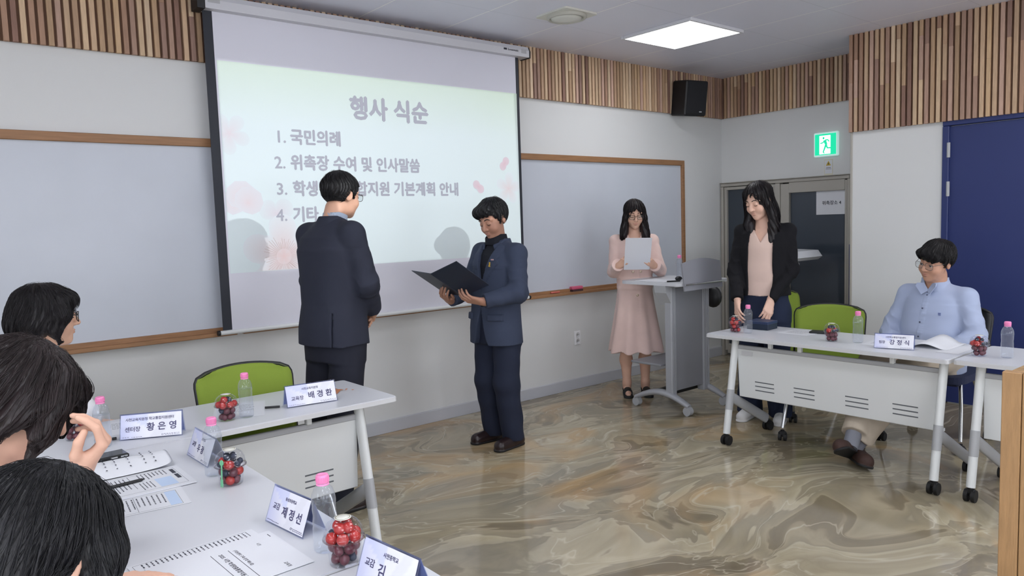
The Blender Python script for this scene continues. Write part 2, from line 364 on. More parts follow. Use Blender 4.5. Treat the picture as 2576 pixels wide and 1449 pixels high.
# blue door
bd = struct(MB().box((XC+.03, 1.72, 1.06), (.04, 1.05, 2.1)).build('door_blue', M_navy))
mb = MB(); mb.box((XC+.02, 2.268, 1.057), (.07, .045, 2.114), bev=.004); mb.box((XC+.02, 1.72, 2.135), (.07, 1.14, .04), bev=.004); mb.box((XC+.02, 1.172, 1.057), (.07, .045, 2.114), bev=.004)
mb.build('door_frame', M_navy, bd)
for z in (1.935, 1.645, .35):
    mb = MB(); mb.tube([(XC-.012, 2.247, z-.055), (XC-.012, 2.247, z+.055)], .012, 10); mb.build('hinge', M_grey_pl, bd)
mb = MB(); mb.tube([(XC+.01, 1.26, 1.0), (XC-.05, 1.26, 1.0), (XC-.05, 1.38, 1.0)], .011, 8); mb.build('door_handle', M_chrome, bd)
struct(MB().box((XR-.06, 3.296, .60), (.03, .02, 1.20), bev=.003).build('trim_blue_edge', M_navy))

# slatted pillar at the right edge, close to the camera
pl = struct(MB().box((2.56, .475, 1.465), (.5, .34, 2.93)).build('wall_pillar', M_wall))
mb = MB(); 
for i in range(8):
    c = random.choice([(188, 150, 104), (198, 162, 116), (178, 140, 97), (168, 131, 90)]); mb.col = lin(c)
    mb.box((2.295, .665-i*.048, .525), (.03, .046, 1.05), 0, bev=.002)
for i in range(11):
    mb.col = lin(random.choice([(188, 150, 104), (198, 162, 116), (178, 140, 97)])); mb.box((2.335+i*.048, .66, .525), (.046, .03, 1.05), 0, bev=.002)
struct(mb.build('trim_pillar_slats', M_slat, color=True))

# ------------------------------------------------------------------ ceiling lights and diffuser
M_emit = mat('led_diffuser', (250, 250, 250), 0.5, emit=(250, 252, 255), estr=PANEL_STRENGTH)
M_lframe = mat('light_frame', (215, 216, 222), 0.5)
def light_panel(x, y, label):
    o = empty('ceiling_light', (x, y, ZC), 0, label, 'ceiling light')
    mb = MB(); h = .335
    for c, d in (((0, h-.012, -.012), (2*h, .024, .024)), ((0, -h+.012, -.012), (2*h, .024, .024)), ((h-.012, 0, -.012), (.024, 2*h-.048, .024)), ((-h+.012, 0, -.012), (.024, 2*h-.048, .024))): mb.box(c, d, bev=.003)
    mb.build('frame', M_lframe, o)
    MB().box((0, 0, -.013), (2*h-.05, 2*h-.05, .02)).build('diffuser', M_emit, o)
light_panel(4.885, 3.71, 'square white LED ceiling panel glowing above the lectern')
for x, cn in ((4.885, 'right'), (2.257, 'middle'), (-.37, 'left')):
    for y, rn in ((2.36, 'second'), (1.01, 'third'), (-.34, 'fourth'), (-1.69, 'rearmost')):
        if (x, y) != (4.885, 2.36): light_panel(x, y, 'added square white LED ceiling panel out of view, %s row from the screen wall, %s column' % (rn, cn))  # extra panels added out of view to even out the room brightness
o = empty('ceiling_vent', (3.755, 3.835, ZC), 0, 'round cream vent disc set in a square ceiling plate', 'ceiling vent')  # round ceiling vent, built as ring and disc in a plate
mb = MB(); mb.prism(rrect(.31, .31, .02), -.012, 0); mb.build('plate', mat('cream_plate', (214, 213, 204), .5), o)
mb = MB(); mb.lathe([(.135, -.012), (.135, -.03), (.122, -.034), (.112, -.018)], 32); mb.build('ring', mat('cream_ring', (188, 187, 178), .5), o)
mb = MB(); mb.lathe([(.112, -.02), (.108, -.03), (.05, -.036), (0, -.037)], 32); mb.build('disc', mat('cream_disc', (222, 222, 214), .5), o)

# ------------------------------------------------------------------ projector hung from the ceiling, its beam lands on the screen
SY = 4.60
PP = Vector((2.43, 1.22, 2.43)); SL = [Vector((1.585, SY, 2.522)), Vector((3.897, SY, 2.515)), Vector((3.935, SY, 1.245)), Vector((1.585, SY, 1.240))]
pj = empty('projector', PP, 0, 'white ceiling projector throwing the slide onto the screen', 'projector')
hole = [(p-PP)*(.10/(SY-PP.y)) for p in SL]
mb = MB(); outer = [Vector((-.17, .10, .10)), Vector((.17, .10, .10)), Vector((.17, .10, -.085)), Vector((-.17, .10, -.085))]
v = [tuple(p) for p in hole+outer]; mb.add(v, [(i, (i+1) % 4, 4+(i+1) % 4, 4+i) for i in range(4)])
mb.box((0, -.18, .095), (.34, .56, .01)); mb.box((0, -.18, -.08), (.34, .56, .01)); mb.box((-.165, -.18, .007), (.01, .56, .175)); mb.box((.165, -.18, .007), (.01, .56, .175)); mb.box((0, -.455, .007), (.34, .01, .175))
mb.build('case', M_white, pj)
mb = MB(); mb.tube([(0, -.15, .10), (0, -.15, ZC-PP.z)], .025, 12); mb.build('ceiling_mount', M_steel_w, pj)
ld = bpy.data.lights.new('projector_beam', 'SPOT'); lo = bpy.data.objects.new('projector_beam', ld); COL.objects.link(lo); lo.parent = pj
ld.energy = PROJ_WATTS; ld.color = (.97, 1, 1); ld.spot_size = math.radians(75); ld.spot_blend = 0.0; ld.shadow_soft_size = 0.0004
ctr = sum(SL, Vector())/4-PP; lo.rotation_euler = ctr.to_track_quat('-Z', 'Y').to_euler()

# ------------------------------------------------------------------ projection screen
sc = empty('projection_screen', (2.76, SY, .885), 0, 'large pull-down projection screen showing a Korean programme slide', 'projection screen')
def onscr(x, z, dy=0): return (x-2.76, dy, z-.885)
mb = MB(); mb.box(onscr(2.75, 1.85), (2.36, .004, 1.93)); mb.build('fabric', M_fabric, sc)
M_bord = mat('black_border', (36, 40, 50), .6)
for x, w_ in ((1.547, .055), (3.937, .03)): MB().box(onscr(x, 1.85), (w_, .0045, 1.93)).build('border', M_bord, sc)
mb = MB(); mb.tube([onscr(1.50, .885, -.004), onscr(3.985, .885, -.004)], .014, 12); mb.build('bottom_bar', M_steel_w, sc)
for x in (1.485, 3.985): MB().tube([onscr(x, .885, -.004), onscr(x+.015, .885, -.004)], .017, 12).build('end_cap', M_black, sc)
mb = MB(); pr_ = [(-.06, 0), (-.062, .05), (-.045, .082), (.03, .085), (.05, .07), (.05, 0)]
Mh = frame_M(onscr(1.52, 2.80), (0, 1, 0), (0, 0, 1)); mb.prism(pr_, 0, 2.50, 0, Mh); mb.build('housing', mat('screen_housing', (208, 208, 214), .4), sc)
Mh = frame_M(onscr(1.475, 2.795), (0, 1, 0), (0, 0, 1)); MB().prism([(a*1.03, b*1.06) for a, b in pr_], 0, .045, 0, Mh).build('housing_cap', M_black, sc); MB().prism(pr_, 2.545, 2.56, 0, Mh).build('housing_cap', M_black, sc)
mb = MB()
v, f = text_mb('Screenmatic', .022, bold=.02); mb.add(v, f, 0, False, frame_M(onscr(3.80, 2.832, -.0625), (1, 0, 0), (0, -.03, 1)))
mb.box(onscr(3.775, 2.84, -.0625), (.03, .002, .014)); mb.build('lettering', M_ink, sc)
mb = MB(); mb.box(onscr(3.965, 2.84, -.0625), (.05, .002, .03)); mb.box(onscr(1.57, 2.85, -.0625), (.07, .002, .034)); mb.build('rating_label', mat('label_grey', (176, 176, 180), .5), sc)
# the slide
M_slide = mat('slide_picture', (230, 240, 240), .85, attr=True)
nx, nz = 40, 24; mb = MB(); vs = []; cs = []
for j in range(nz+1):
    for i in range(nx+1):
        a, b = i/nx, j/nz; x = 1.585+a*2.34; z = 1.243+b*1.276; vs.append(onscr(x, z, -.003))
        g = max(0, b-.72)/.28*.75+max(0, a-.75)/.25*.25*b; c = np.array((222, 234, 237.))*(1-g)+np.array((214, 230, 214.))*g; cs.append(lin(c))
fs = [(j*(nx+1)+i, j*(nx+1)+i+1, (j+1)*(nx+1)+i+1, (j+1)*(nx+1)+i) for j in range(nz) for i in range(nx)]
mb.add(vs, fs); mb.c = cs
sl = mb.build('projected_slide', M_slide, sc, color=True)
# flowers on the slide: petals shaded from pink hearts to pale tips
mb = MB(); pale = np.array((221, 230, 234.)); pk = np.array((228, 212, 214.)); deep = np.array((226, 200, 200.))
def radial(cx, cz, R, n, rot, prof, inner, outer_, dy):
    ring = []; vs = [onscr(cx, cz, dy)]; cs = [lin(inner)]; fs = []; K = n*10; S = 6
    for s in range(1, S+1):
        for k in range(K):
            t = 2*PI*k/K; rr = R*s/S*prof(n*(t-rot)/2); x = max(1.587, min(3.922, cx+rr*math.cos(t))); z = max(1.245, cz+rr*math.sin(t)); vs.append(onscr(x, z, dy)); q = (s/S)**.7; cs.append(lin(inner*(1-q)+outer_*q))
    for k in range(K): fs.append((0, 1+k, 1+(k+1) % K))
    for s in range(S-1):
        for k in range(K): fs.append((1+s*K+k, 1+(s+1)*K+k, 1+(s+1)*K+(k+1) % K, 1+s*K+(k+1) % K))
    m_ = MB(); m_.add(vs, [q[::-1] for q in fs]); m_.c = cs; m_.build('flower_picture' if n > 2 else 'petal_picture', M_slide, sc, color=True)
pet = lambda a: .45+.55*abs(math.cos(a))**.6
radial(1.93, 1.33, .27, 5, .3, pet, deep, np.array((224, 230, 235.)), -.0042)
radial(1.63, 2.09, .13, 5, .9, pet, np.array((224, 214, 220.)), pale, -.0042)
radial(3.81, 1.77, .13, 5, .2, pet, np.array((226, 212, 214.)), np.array((223, 232, 236.)), -.0042)
radial(1.90, 1.60, .12, 3, .6, pet, np.array((222, 214, 222.)), pale, -.0040)
for cx, cz, R, rt, sh in ((1.665, 1.70, .105, PI/2+.45, .55), (1.74, 1.70, .105, PI/2-.45, .55), (1.70, 1.73, .11, PI/2, .5)):
    radial(cx-.02, cz-.03, R, 1, rt, lambda a, sh=sh: sh+(1-sh)*abs(math.cos(a)), np.array((226, 212, 216.)), np.array((222, 222, 228.)), -.0040-.0004*cx+.0004)
for cx, cz, rt in ((3.775, 1.963, .9), (3.511, 1.781, -.7)):
    radial(cx, cz, .06, 2, rt, lambda a: .42+.58*abs(math.cos(a))**1.5, np.array((222, 192, 202.)), np.array((222, 208, 216.)), -.0044)
mb = MB()
for k in range(46):
    t = 2*PI*k/46; r0, r1 = .05, random.uniform(.09, .14)
    mb.tube([onscr(1.93+r0*math.cos(t), 1.33+r0*math.sin(t), -.0048), onscr(1.93+r1*math.cos(t), max(1.25, 1.33+r1*math.sin(t)), -.0048)], .0012, 3)
mb.build('stamen_picture', mat('stamen_ink', (222, 202, 198), .8), sc)
M_sltext = mat('slide_grey_text', (174, 175, 187), .85)
mb = MB()
for s, x, z, size, bold, sx in (('행사 식순', 2.445, 2.243, .165, .050, .97), ('1.', 1.915, 2.050, .105, .02, 1), ('국민의례', 2.015, 2.050, .105, .045, .93),
        ('2.', 1.902, 1.888, .105, .02, 1), ('위촉장 수여 및 인사말씀', 2.007, 1.888, .105, .045, .93), ('3.', 1.904, 1.722, .105, .02, 1), ('학생맞춤통합지원 기본계획 안내', 2.013, 1.722, .105, .045, .93),
        ('4.', 1.894, 1.556, .105, .02, 1), ('기타', 2.003, 1.556, .105, .045, .93)):
    v, f = text_mb(s, size, bold=bold, sx=sx); MB().add(v, f, 0, False, frame_M(onscr(x, z, -.0052), (1, 0, 0), (0, 0, 1))).build('slide_lettering', M_sltext, sc)

# ------------------------------------------------------------------ whiteboards
def whiteboard(x0, x1, label, lend, rend):
    z0, z1 = .858, 2.063; o = empty('whiteboard', ((x0+x1)/2, WY, z0), 0, label, 'whiteboard'); L = x1-x0; H = z1-z0
    MB().box((0, -.015, H/2), (L-.04, .012, H-.04)).build('writing_surface', M_board, o)
    mb = MB(); mb.box((0, -.022, H-.025), (L, .04, .05), bev=.003); mb.build('top_rail', M_oak, o)
    mb = MB(); mb.box((0, -.04, .012), (L, .08, .024), bev=.003); mb.box((0, -.026, .035), (L, .03, .03), bev=.003); mb.build('pen_tray', M_oak, o)
    for e, s in ((lend, -1), (rend, 1)):
        if e:
            mb = MB(); mb.box((s*(L/2-.02), -.022, H/2), (.04, .041, H-.05), bev=.003); mb.build('side_rail', M_oak, o)
    return o
whiteboard(-2.2, 1.62, 'wide whiteboard in an oak frame left of the projection screen', True, True)
whiteboard(1.66, 6.175, 'whiteboard in an oak frame right of the projection screen, behind the lectern', True, True)
e = empty('board_eraser', (4.60, WY-.055, .8825), 0, 'pink board eraser on the tray of the right whiteboard', 'eraser')
mb = MB(); mb.box((0, 0, .03), (.13, .045, .028), bev=.006); mb.build('grip', mat('pink_grip', (206, 92, 124), .5), e); MB().box((0, 0, .008), (.125, .045, .016)).build('felt_pad', mat('felt', (70, 48, 50), .9), e)
mb = MB(); mb.tube([(4.30, WY-.05, .892), (4.40, WY-.05, .892)], .008, 10); tag(mb.build('board_marker', mat('red_marker', (206, 112, 100), .4)), 'small red marker lying on the whiteboard tray left of the eraser', 'marker')

# outlet, wall speaker, exit sign, stickers
o = empty('wall_outlet', (4.647, WY, .458), 0, 'white twin wall outlet low on the front wall', 'outlet')
MB().box((0, -.006, 0), (.072, .012, .125), bev=.003).build('face_plate', mat('outlet_white', (232, 232, 236), .4), o)
for z in (-.028, .028):
    mb = MB(); mb.lathe([(0, .001), (.021, 0), (.022, .003)], 16, 0, frame_M((0, -.0135, z), (1, 0, 0), (0, 0, 1))); s_ = mb.build('socket', M_edge, o)
    mb = MB(); mb.box((-.008, -.0145, z), (.005, .003, .006)); mb.box((.008, -.0145, z), (.005, .003, .006)); mb.build('pin_hole', M_black, s_)
o = empty('wall_loudspeaker', (6.07, WY-.05, 2.48), 0, 'black box loudspeaker hung on the timber slats near the corner', 'loudspeaker')
Ms = Matrix.Translation((0, -.16, .16)) @ Matrix.Rotation(math.radians(-14), 4, 'Z') @ Matrix.Rotation(math.radians(8), 4, 'X')
mb = MB(); mb.box((0, .03, 0), (.26, .22, .33), 0, Ms, bev=.012); mb.build('cabinet', mat('speaker_black', (16, 17, 22), .55), o)
mb = MB(); mb.box((0, -.083, .005), (.235, .008, .30), 0, Ms, bev=.003); mb.build('grille', mat('speaker_grille', (20, 21, 27), .8, bump=.4, bscale=400), o)
mb = MB(); mb.box((.05, -.088, -.125), (.03, .003, .01), 0, Ms); mb.build('badge', M_grey_pl, o)
mb = MB(); mb.box((0, -.03, .16), (.08, .10, .10), bev=.004); mb.build('bracket', M_black, o)
o = empty('exit_sign', (XR, 3.553, 2.138), 0, 'lit green running-man exit sign above the glazed door', 'exit sign')
MB().box((-.018, 0, 0), (.036, .236, .226), bev=.008).build('housing', mat('sign_housing', (225, 240, 238), .4, emit=(190, 240, 230), estr=.35), o)
MB().box((-.0375, 0, 0), (.003, .205, .195)).build('green_face', mat('sign_green', (0, 190, 140), .4, emit=(20, 214, 160), estr=.75), o)
MB().box((-.0395, .004, -.004), (.002, .108, .172)).build('white_doorway', mat('sign_white', (240, 255, 250), .4, emit=(236, 255, 250), estr=1.0), o)
mb = MB(); X = -.0415; S = 1.0
def lim(pts, r): mb.tube([(X, -a, b) for a, b in pts], r, 8, flat=.25, up=(1, 0, 0))
mb.sphere((X, .017, .058), (.002, .0095, .0115)); lim([(-.005, .038), (.004, .012), (.012, -.006)], [.013, .013, .010]); lim([(-.008, .038), (-.022, .016), (-.048, .012)], .0055); lim([(.0, .040), (.025, .040), (.038, .022)], .0055)
lim([(.008, -.004), (.022, -.036), (.05, -.036), (.066, -.044)], [.009, .007, .006, .006]); lim([(.006, -.006), (-.008, -.044), (-.02, -.072), (-.008, -.084)], [.009, .007, .006, .005])
mb.build('running_figure', MATS['sign_green'], o)
o = tag(MB().box((XR-.001, 3.54, 1.925), (.002, .082, .15)).build('warning_sticker', mat('sticker_cream', (214, 210, 190), .5)), 'small yellow triangle warning sticker under the exit sign', 'sticker')
MB().box((XR-.0025, 3.54, 1.928), (.001, .07, .125)).build('white_field', M_paper, o)
mb = MB(); mb.prism([(-.024, 0), (.024, 0), (0, .044)], 0, .001, 0, frame_M((XR-.0035, 3.54, 1.94), (0, -1, 0), (0, 0, 1))); mb.build('warning_triangle', mat('warning_yellow', (190, 160, 50), .5), o)
mb = MB(); mb.box((XR-.005, 3.54, 1.957), (.001, .006, .018)); mb.box((XR-.0035, 3.54, 1.92), (.001, .045, .004)); mb.box((XR-.0035, 3.54, 1.908), (.001, .052, .003)); mb.build('lettering', M_ink, o)
o = tag(MB().box((fx+.005, 3.506, 1.591), (.002, .303, .222)).build('door_notice', M_paper), 'white paper notice taped to the dark glazed door', 'notice')
v, f = text_mb('위촉장소 4', .042, 'CENTER', .02); mb = MB(); mb.add(v, f, 0, False, frame_M((fx+.0035, 3.506, 1.575), (0, -1, 0), (0, 0, 1))); mb.build('lettering', M_ink, o)

# ------------------------------------------------------------------ folding tables
def caster(mb, x, y, r=.032):
    for s in (-1, 1): mb.tube([(x+s*.008, y, r), (x+s*.026, y, r)], r, 16, 0)
    mb.tube([(x, y, r), (x, y, r+.045)], .013, 8); mb.box((x, y, r+.022), (.05, .03, .03), bev=.008)
def table(name, loc, rz, L, D, legx, label, slots=True):
    """front (modesty panel) is local -Y"""
    o = empty(name, loc, rz, label, 'table'); H = .72
    mb = MB(); mb.prism(rrect(L, D, .018), H-.024, H-.004, 1); mb.prism(rrect(L-.006, D-.006, .018), H-.004, H); mb.build('tabletop', [M_white, M_edge], o)
    fy = -D/2
    mb = MB(); x0, x1 = legx[0]+.01, legx[1]-.01; Lp = x1-x0; cx = (x0+x1)/2
    Mp = Matrix.Translation((cx, fy+.115, .47)) @ Matrix.Rotation(math.radians(4), 4, 'X')
    mb.box((0, 0, 0), (Lp, .016, .335), 0, Mp, bev=.004); mb.box((0, .012, -.160), (Lp, .03, .016), 0, Mp)
    for sx_ in (-Lp/2+.19, -Lp/2+.46, Lp/2-.46, Lp/2-.19):
        for k in range(3): mb.box((sx_, -.0075, -.052-.028*k), (.135, .003, .0065), 1, Mp)
    mb.build('modesty_panel', [M_steel_w, M_dark], o)
    mb = MB(); mb.box((cx, fy+.10, H-.082), (Lp, .022, .026), bev=.004); mb.build('rail', M_grey_pl, o)
    for t in (-.3, -.14, .3): 
        mb = MB(); mb.box((cx+t*Lp, fy+.085, H-.045), (.024, .03, .05), bev=.004); mb.build('bracket', M_steel_w, o)
    for lx in legx:
        s = 1 if lx > 0 else -1
        mb = MB(); a = Vector((lx, fy+.10, H-.024)); b = Vector((lx, fy-.015, .075)); ln = b-a
        mb.tube([a, b], .021, 12, flat=1.35, up=(0, 1, 0)); lg = mb.build('leg', M_steel_w, o)
        mb = MB(); mb.tube([a+ln*.54, a+ln*.75], .0225, 12, flat=1.37, up=(0, 1, 0)); jn = a+ln*.62; c = Vector((lx, D/2-.08, .085))
        mb.tube([jn+Vector((0, .01, 0)), c+Vector((0, -.02, .0))], .017, 10, flat=2.0, up=(0, .8, .6)); mb.build('leg_joint', M_grey_pl, lg)
        mb = MB(); caster(mb, b.x, b.y); mb.build('caster', M_rubber, lg)
        mb = MB(); caster(mb, c.x, c.y); mb.build('caster', M_rubber, lg)
    return o
TA = table('folding_table', (4.41, 2.233, 0), -PI/2, 1.487, .56, (-.575, .69), 'white folding table on the right, with blue-shirted man and navy box')
table('folding_table', (4.43, .735, 0), -PI/2, 1.48, .56, (-.64, .64), 'white folding table cut off by the right edge, past the timber pillar')
table('folding_table', (.985, 3.205, 0), 0, 1.50, .53, (-.62, .60), 'white folding table at the far left, in front of the man in the dark suit')
table('folding_table', (.575, 2.225, 0), PI/2, 1.40, .56, (-.60, .60), 'white folding table on the near left, covered in papers, bottle and fruit cups')
table('folding_table', (.600, .765, 0), PI/2, 1.50, .56, (-.64, .64), 'white folding table at the bottom edge, nearest the camera')
v, f = text_mb('SMARTOP', .02, bold=.02); mb = MB(); mb.prism(rrect(.08, .028, .005), -.001, .0003, 0); o = mb.build('maker_plate', M_edge, TA); o.matrix_basis = frame_M((-.49, -.186, .60), (1, 0, 0), (0, .07, 1))

# ------------------------------------------------------------------ chairs
def chair(loc, rz, label, back_m, seat_m=None, group=None):
    """seat faces local +Y"""
    o = empty('conference_chair', loc, rz, label, 'chair', group)
    def sheet(mb, w0, w1, z0, z1, y0, lean, th, m, curve=.035, n=12, nzs=18, r=.06):
        vs = []; fs = []
        for side in (0, 1):
            for j in range(nzs+1):
                for i in range(n+1):
                    a = i/n*2-1; b = j/nzs; W = (w0+(w1-w0)*b)/2
                    ed = max(0, b-(1-r/(z1-z0)))/(r/(z1-z0)) if b > .5 else max(0, r/(z1-z0)-b)/(r/(z1-z0))
                    W -= r*(1-math.sqrt(max(0, 1-ed*ed)))*.9
                    zz = z0+(z1-z0)*b+(.018*(1-a*a) if b > .5 else 0); y = y0-lean*b-curve*(1-a*a)+curve
                    vs.append((a*W, y-curve+(a*a)*0+(th if side == 0 else 0)-th/2, zz))
        K = (n+1)*(nzs+1)
        for j in range(nzs):
            for i in range(n):
                q = (j*(n+1)+i, j*(n+1)+i+1, (j+1)*(n+1)+i+1, (j+1)*(n+1)+i); fs.append(q[::-1]); fs.append(tuple(t+K for t in q))
        bd_ = [i for i in range(n+1)]+[j*(n+1)+n for j in range(1, nzs+1)]+[nzs*(n+1)+i for i in range(n-1, -1, -1)]+[j*(n+1) for j in range(nzs-1, 0, -1)]
        for k in range(len(bd_)): a, b = bd_[k], bd_[(k+1) % len(bd_)]; fs.append((a, b, b+K, a+K))
        mb.add(vs, fs, m, True); return [vs[t] for t in bd_], [vs[t+K] for t in bd_]
    mb = MB(); e0, e1 = sheet(mb, .43, .46, .47, .835, -.215, .085, .02, 0); mb.build('backrest', back_m, o)
    mb = MB(); path = [((Vector(a)+Vector(b))/2) for a, b in zip(e0, e1)]; path.append(path[0]); path.append(path[1]); mb.tube(path, .0095, 8, caps=False); mb.build('back_frame', M_black, o)
    mb = MB(); mb.prism(rrect(.46, .45, .09, 6), .425, .47, 0); mb.box((0, 0, .417), (.40, .38, .02), 0, bev=.008); mb.build('seat', seat_m or back_m, o)
    for s in (-1, 1):
        mb = MB(); mb.tube([(s*.20, -.2, .40), (s*.21, -.23, .50), (s*.215, -.255, .62)], .012, 8, flat=1.6); mb.build('back_support', M_black, o)
        for fy, ey in ((.12, .235), (-.10, -.245)):
            mb = MB(); mb.tube([(s*.19, fy, .41), (s*.215, (fy+ey)/2, .27), (s*.235, ey, .085)], .012, 8); lg = mb.build('leg', M_chrome, o)
            mb = MB(); caster(mb, s*.235, ey, .027); mb.build('caster', M_rubber, lg)
    return o
M_navyf = mat('navy_seat_fabric', (40, 48, 78), .85, bump=.3, bscale=500)
GC = chair((1.25, 3.285, 0), PI-.06, 'green mesh chair tucked behind the far left table', M_green)
chair((4.75, 2.47, 0), PI/2+.38, 'green mesh chair behind the right table, left of the blue-shirted man', M_green)
chair((5.64, 3.20, 0), PI-.5, 'green mesh chair behind the woman in the black cardigan', M_green)
chair((5.12, 1.92, 0), PI/2, 'dark chair that the man in the blue shirt sits on', M_black, M_navyf)
chair((-.04, 2.02, 0), -PI/2, 'chair under the leaning dark-haired woman at the left edge', M_green)
chair((-.06, 1.34, 0), -PI/2, 'chair under the black-haired woman nearest the camera', M_green)
chair((.34, 3.73, 0), -PI/2, 'chair under the short-haired woman in the white blouse', M_green)

# ------------------------------------------------------------------ lectern
o = empty('lectern', (4.76, 3.66, 0), 0, 'silver grey rolling lectern with a curved front shield and white top', 'lectern')
mb = MB(); mb.prism(rrect(.62, .64, .09, 6), .985, 1.008, 0, Matrix.Translation((.01, .07, 0))); mb.build('top', M_white, o)
mb = MB(); n = 14; poly = [(-.235, 0), (.235, 0)]+[(.235-.47*k/n, .205+.03*math.sin(PI*k/n)) for k in range(n+1)]
mb.prism(poly, -.006, .006, 0, frame_M((-.06, -.262, .952), (1, 0, 0), (0, .12, 1))); mb.build('front_shield', mat('shield_grey', (138, 139, 146), .45), o)
mb = MB(); mb.tube([(-.30, -.275, 1.0), (.19, -.275, 1.0)], .006, 8); mb.build('shield_rail', M_chrome, o)
mb = MB()
for s, wd in ((-.21, .055), (.205, .085)):
    mb = MB(); mb.box((s, -.06, .54), (wd, .065, .86), 0, bev=.006)
    for k in range(3): mb.box((s-wd/2+.012+k*wd/3.2, -.094, .54), (.007, .007, .85), 0)
    mb.build('column', mat('column_grey', (164, 166, 172), .42), o)
mb = MB(); mb.box((-.005, -.075, .56), (.36, .02, .80), 0, bev=.004); mb.build('front_panel', M_lect, o)
for s in (-.225, .235):
    mb = MB(); pts = [(s, -.24+.02+.52*k/12-.02, .068+.075*math.sin(PI*k/12)) for k in range(13)]; mb.tube(pts, [.018+.008*math.sin(PI*k/12) for k in range(13)], 10, flat=1.5, up=(1, 0, 0)); ft = mb.build('foot', mat('foot_silver', (176, 178, 184), .4, metal=.25), o)
    for y in (-.23, .27):
        mb = MB(); mb.tube([(s-.022, y, .034), (s+.022, y, .034)], .034, 18); mb.tube([(s, y, .034), (s, y, .08)], .012, 8); mb.build('caster', M_grey_pl, ft)
mb = MB(); mb.prism([(-.30, .985), (-.20, .985), (-.20, .83), (-.225, .83), (-.29, .93)], -.02, .09, 0, frame_M((0, 0, 0), (1, 0, 0), (0, 0, 1))); mb.build('top_bracket', M_grey_pl, o)
mb = MB(); mb.box((.02, .15, .36), (.56, .30, .018), bev=.004); mb.build('shelf', M_lect, o)
mb = MB(); mb.box((.02, .05, .13), (.44, .10, .05), bev=.006); mb.build('base_beam', M_black, o)
mb = MB(); mb.sphere((.40, -.02, .84), (.05, .08, .09), n=16); mb.tube([(.36, -.02, .92), (.33, -.02, .97)], .012, 8); mb.build('side_pouch', M_black, o)
mb = MB(); mb.box((.20, -.06, 1.095), (.16, .03, .14), bev=.006); mb.box((.20, -.06, 1.016), (.12, .09, .012)); mb.box((.20, -.06, 1.03), (.03, .02, .03)); tag(mb.build('desk_monitor', M_black), 'small black monitor on the lectern top behind the shield', 'monitor').location = (4.76, 3.66, 0)
mb = MB(); mb.tube([(4.52, 3.60, 1.014), (4.61, 3.55, 1.014)], .006, 8); tag(mb.build('ballpoint_pen', M_black), 'black pen lying on the white lectern top', 'pen')
mb = MB(); mb.sphere((4.66, 3.60, 1.0275), (.035, .022, .018)); mb.tube([(4.66, 3.60, 1.026), (4.73, 3.58, 1.02), (4.76, 3.60, 1.012)], .004, 6); tag(mb.build('computer_mouse', M_black), 'black mouse on the lectern top beside the shield', 'mouse')
tag(MB().box((4.60, 3.75, 1.0105), (.21, .29, .003)).build('paper_sheet', M_paper), 'white paper sheet lying on the lectern top', 'paper')

# folded flip-top table parked by the glazed door
o = empty('flip_top_table', (6.25, 3.72, 0), 0, 'folded white table on a grey pole beside the dark glazed door', 'table')
mb = MB(); mb.prism([(-.28, 0), (.28, 0), (.32, .03), (.28, .085), (-.1, .10), (-.28, .09)], -.25, .25, 0, frame_M((-.05, -.02, 1.08), (0, -1, 0), (0, 0, 1))); mb.build('tabletop', M_white, o)
mb = MB(); mb.tube([(0, .1, 1.03), (0, -.22, 1.04)], .022, 10); mb.tube([(0, .0, .06), (0, .0, 1.03)], .025, 12); mb.build('post', M_grey_pl, o)
mb = MB(); mb.box((0, 0, .05), (.06, .5, .04), bev=.01); caster(mb, 0, -.22, .025); caster(mb, 0, .22, .025); mb.build('foot', M_grey_pl, o)
# ------------------------------------------------------------------ signed-distance modelling kit (bodies, hair, clothing)
F32 = np.float32
def V3(*a): return np.array(a, dtype=F32)
def smin(a, b, k): h = np.clip(.5+.5*(b-a)/k, 0, 1); return b+(a-b)*h-k*h*(1-h)
def smax(a, b, k): return -smin(-a, -b, k)
def rcone(P, a, b, ra, rb):
    a = V3(*a); ba = V3(*b)-a; pa = P-a; t = np.clip((pa@ba)/max(1e-9, float(ba@ba)), 0, 1)
    q = pa-t[:, None]*ba; return np.sqrt((q*q).sum(1))-(ra+(rb-ra)*t)
def chain(P, pts, rs, k=.01):
    d = None
    for i in range(len(pts)-1):
        e = rcone(P, pts[i], pts[i+1], rs[i], rs[i+1]); d = e if d is None else smin(d, e, k)
    return d
def sph(P, c, r): q = P-V3(*c); return np.sqrt((q*q).sum(1))-r
def ell(P, c, r, M=None):
    q = P-V3(*c)
    if M is not None: q = q@M
    r = V3(*r); k0 = np.sqrt(((q/r)**2).sum(1)); k1 = np.sqrt(((q/(r*r))**2).sum(1)); return k0*(k0-1)/np.maximum(k1, 1e-6)
def loft(P, rings, n=2.3, cut=True):
    """rings: (z, cx, cy, rx, ry) bottom to top"""
    R = np.array(rings, dtype=F32); z = P[:, 2]
    cx, cy, rx, ry = [np.interp(z, R[:, 0], R[:, i]).astype(F32) for i in range(1, 5)]
    q = (np.abs((P[:, 0]-cx)/rx)**n+np.abs((P[:, 1]-cy)/ry)**n)**(1/n); d = (q-1)*np.minimum(rx, ry)*.92
    return np.maximum(np.maximum(d, R[0, 0]-z), z-R[-1, 0]) if cut else d
def wob(P, f, s=0.0):
    x, y, z = P[:, 0]*f, P[:, 1]*f, P[:, 2]*f
    return (np.sin(x*1.1+1.7*np.sin(z*.9+s)+s)*np.sin(y*1.3+s*2+1.2*np.sin(x*.7))+np.sin(z*1.2+1.9*np.sin(y*.8+s*1.7)+s))*.5
def near(P, c, R, fn):
    q = P-V3(*c); r = np.sqrt((q*q).sum(1)); out = r-R+.03; m = r < R
    if m.any(): out[m] = fn(P[m])
    return out
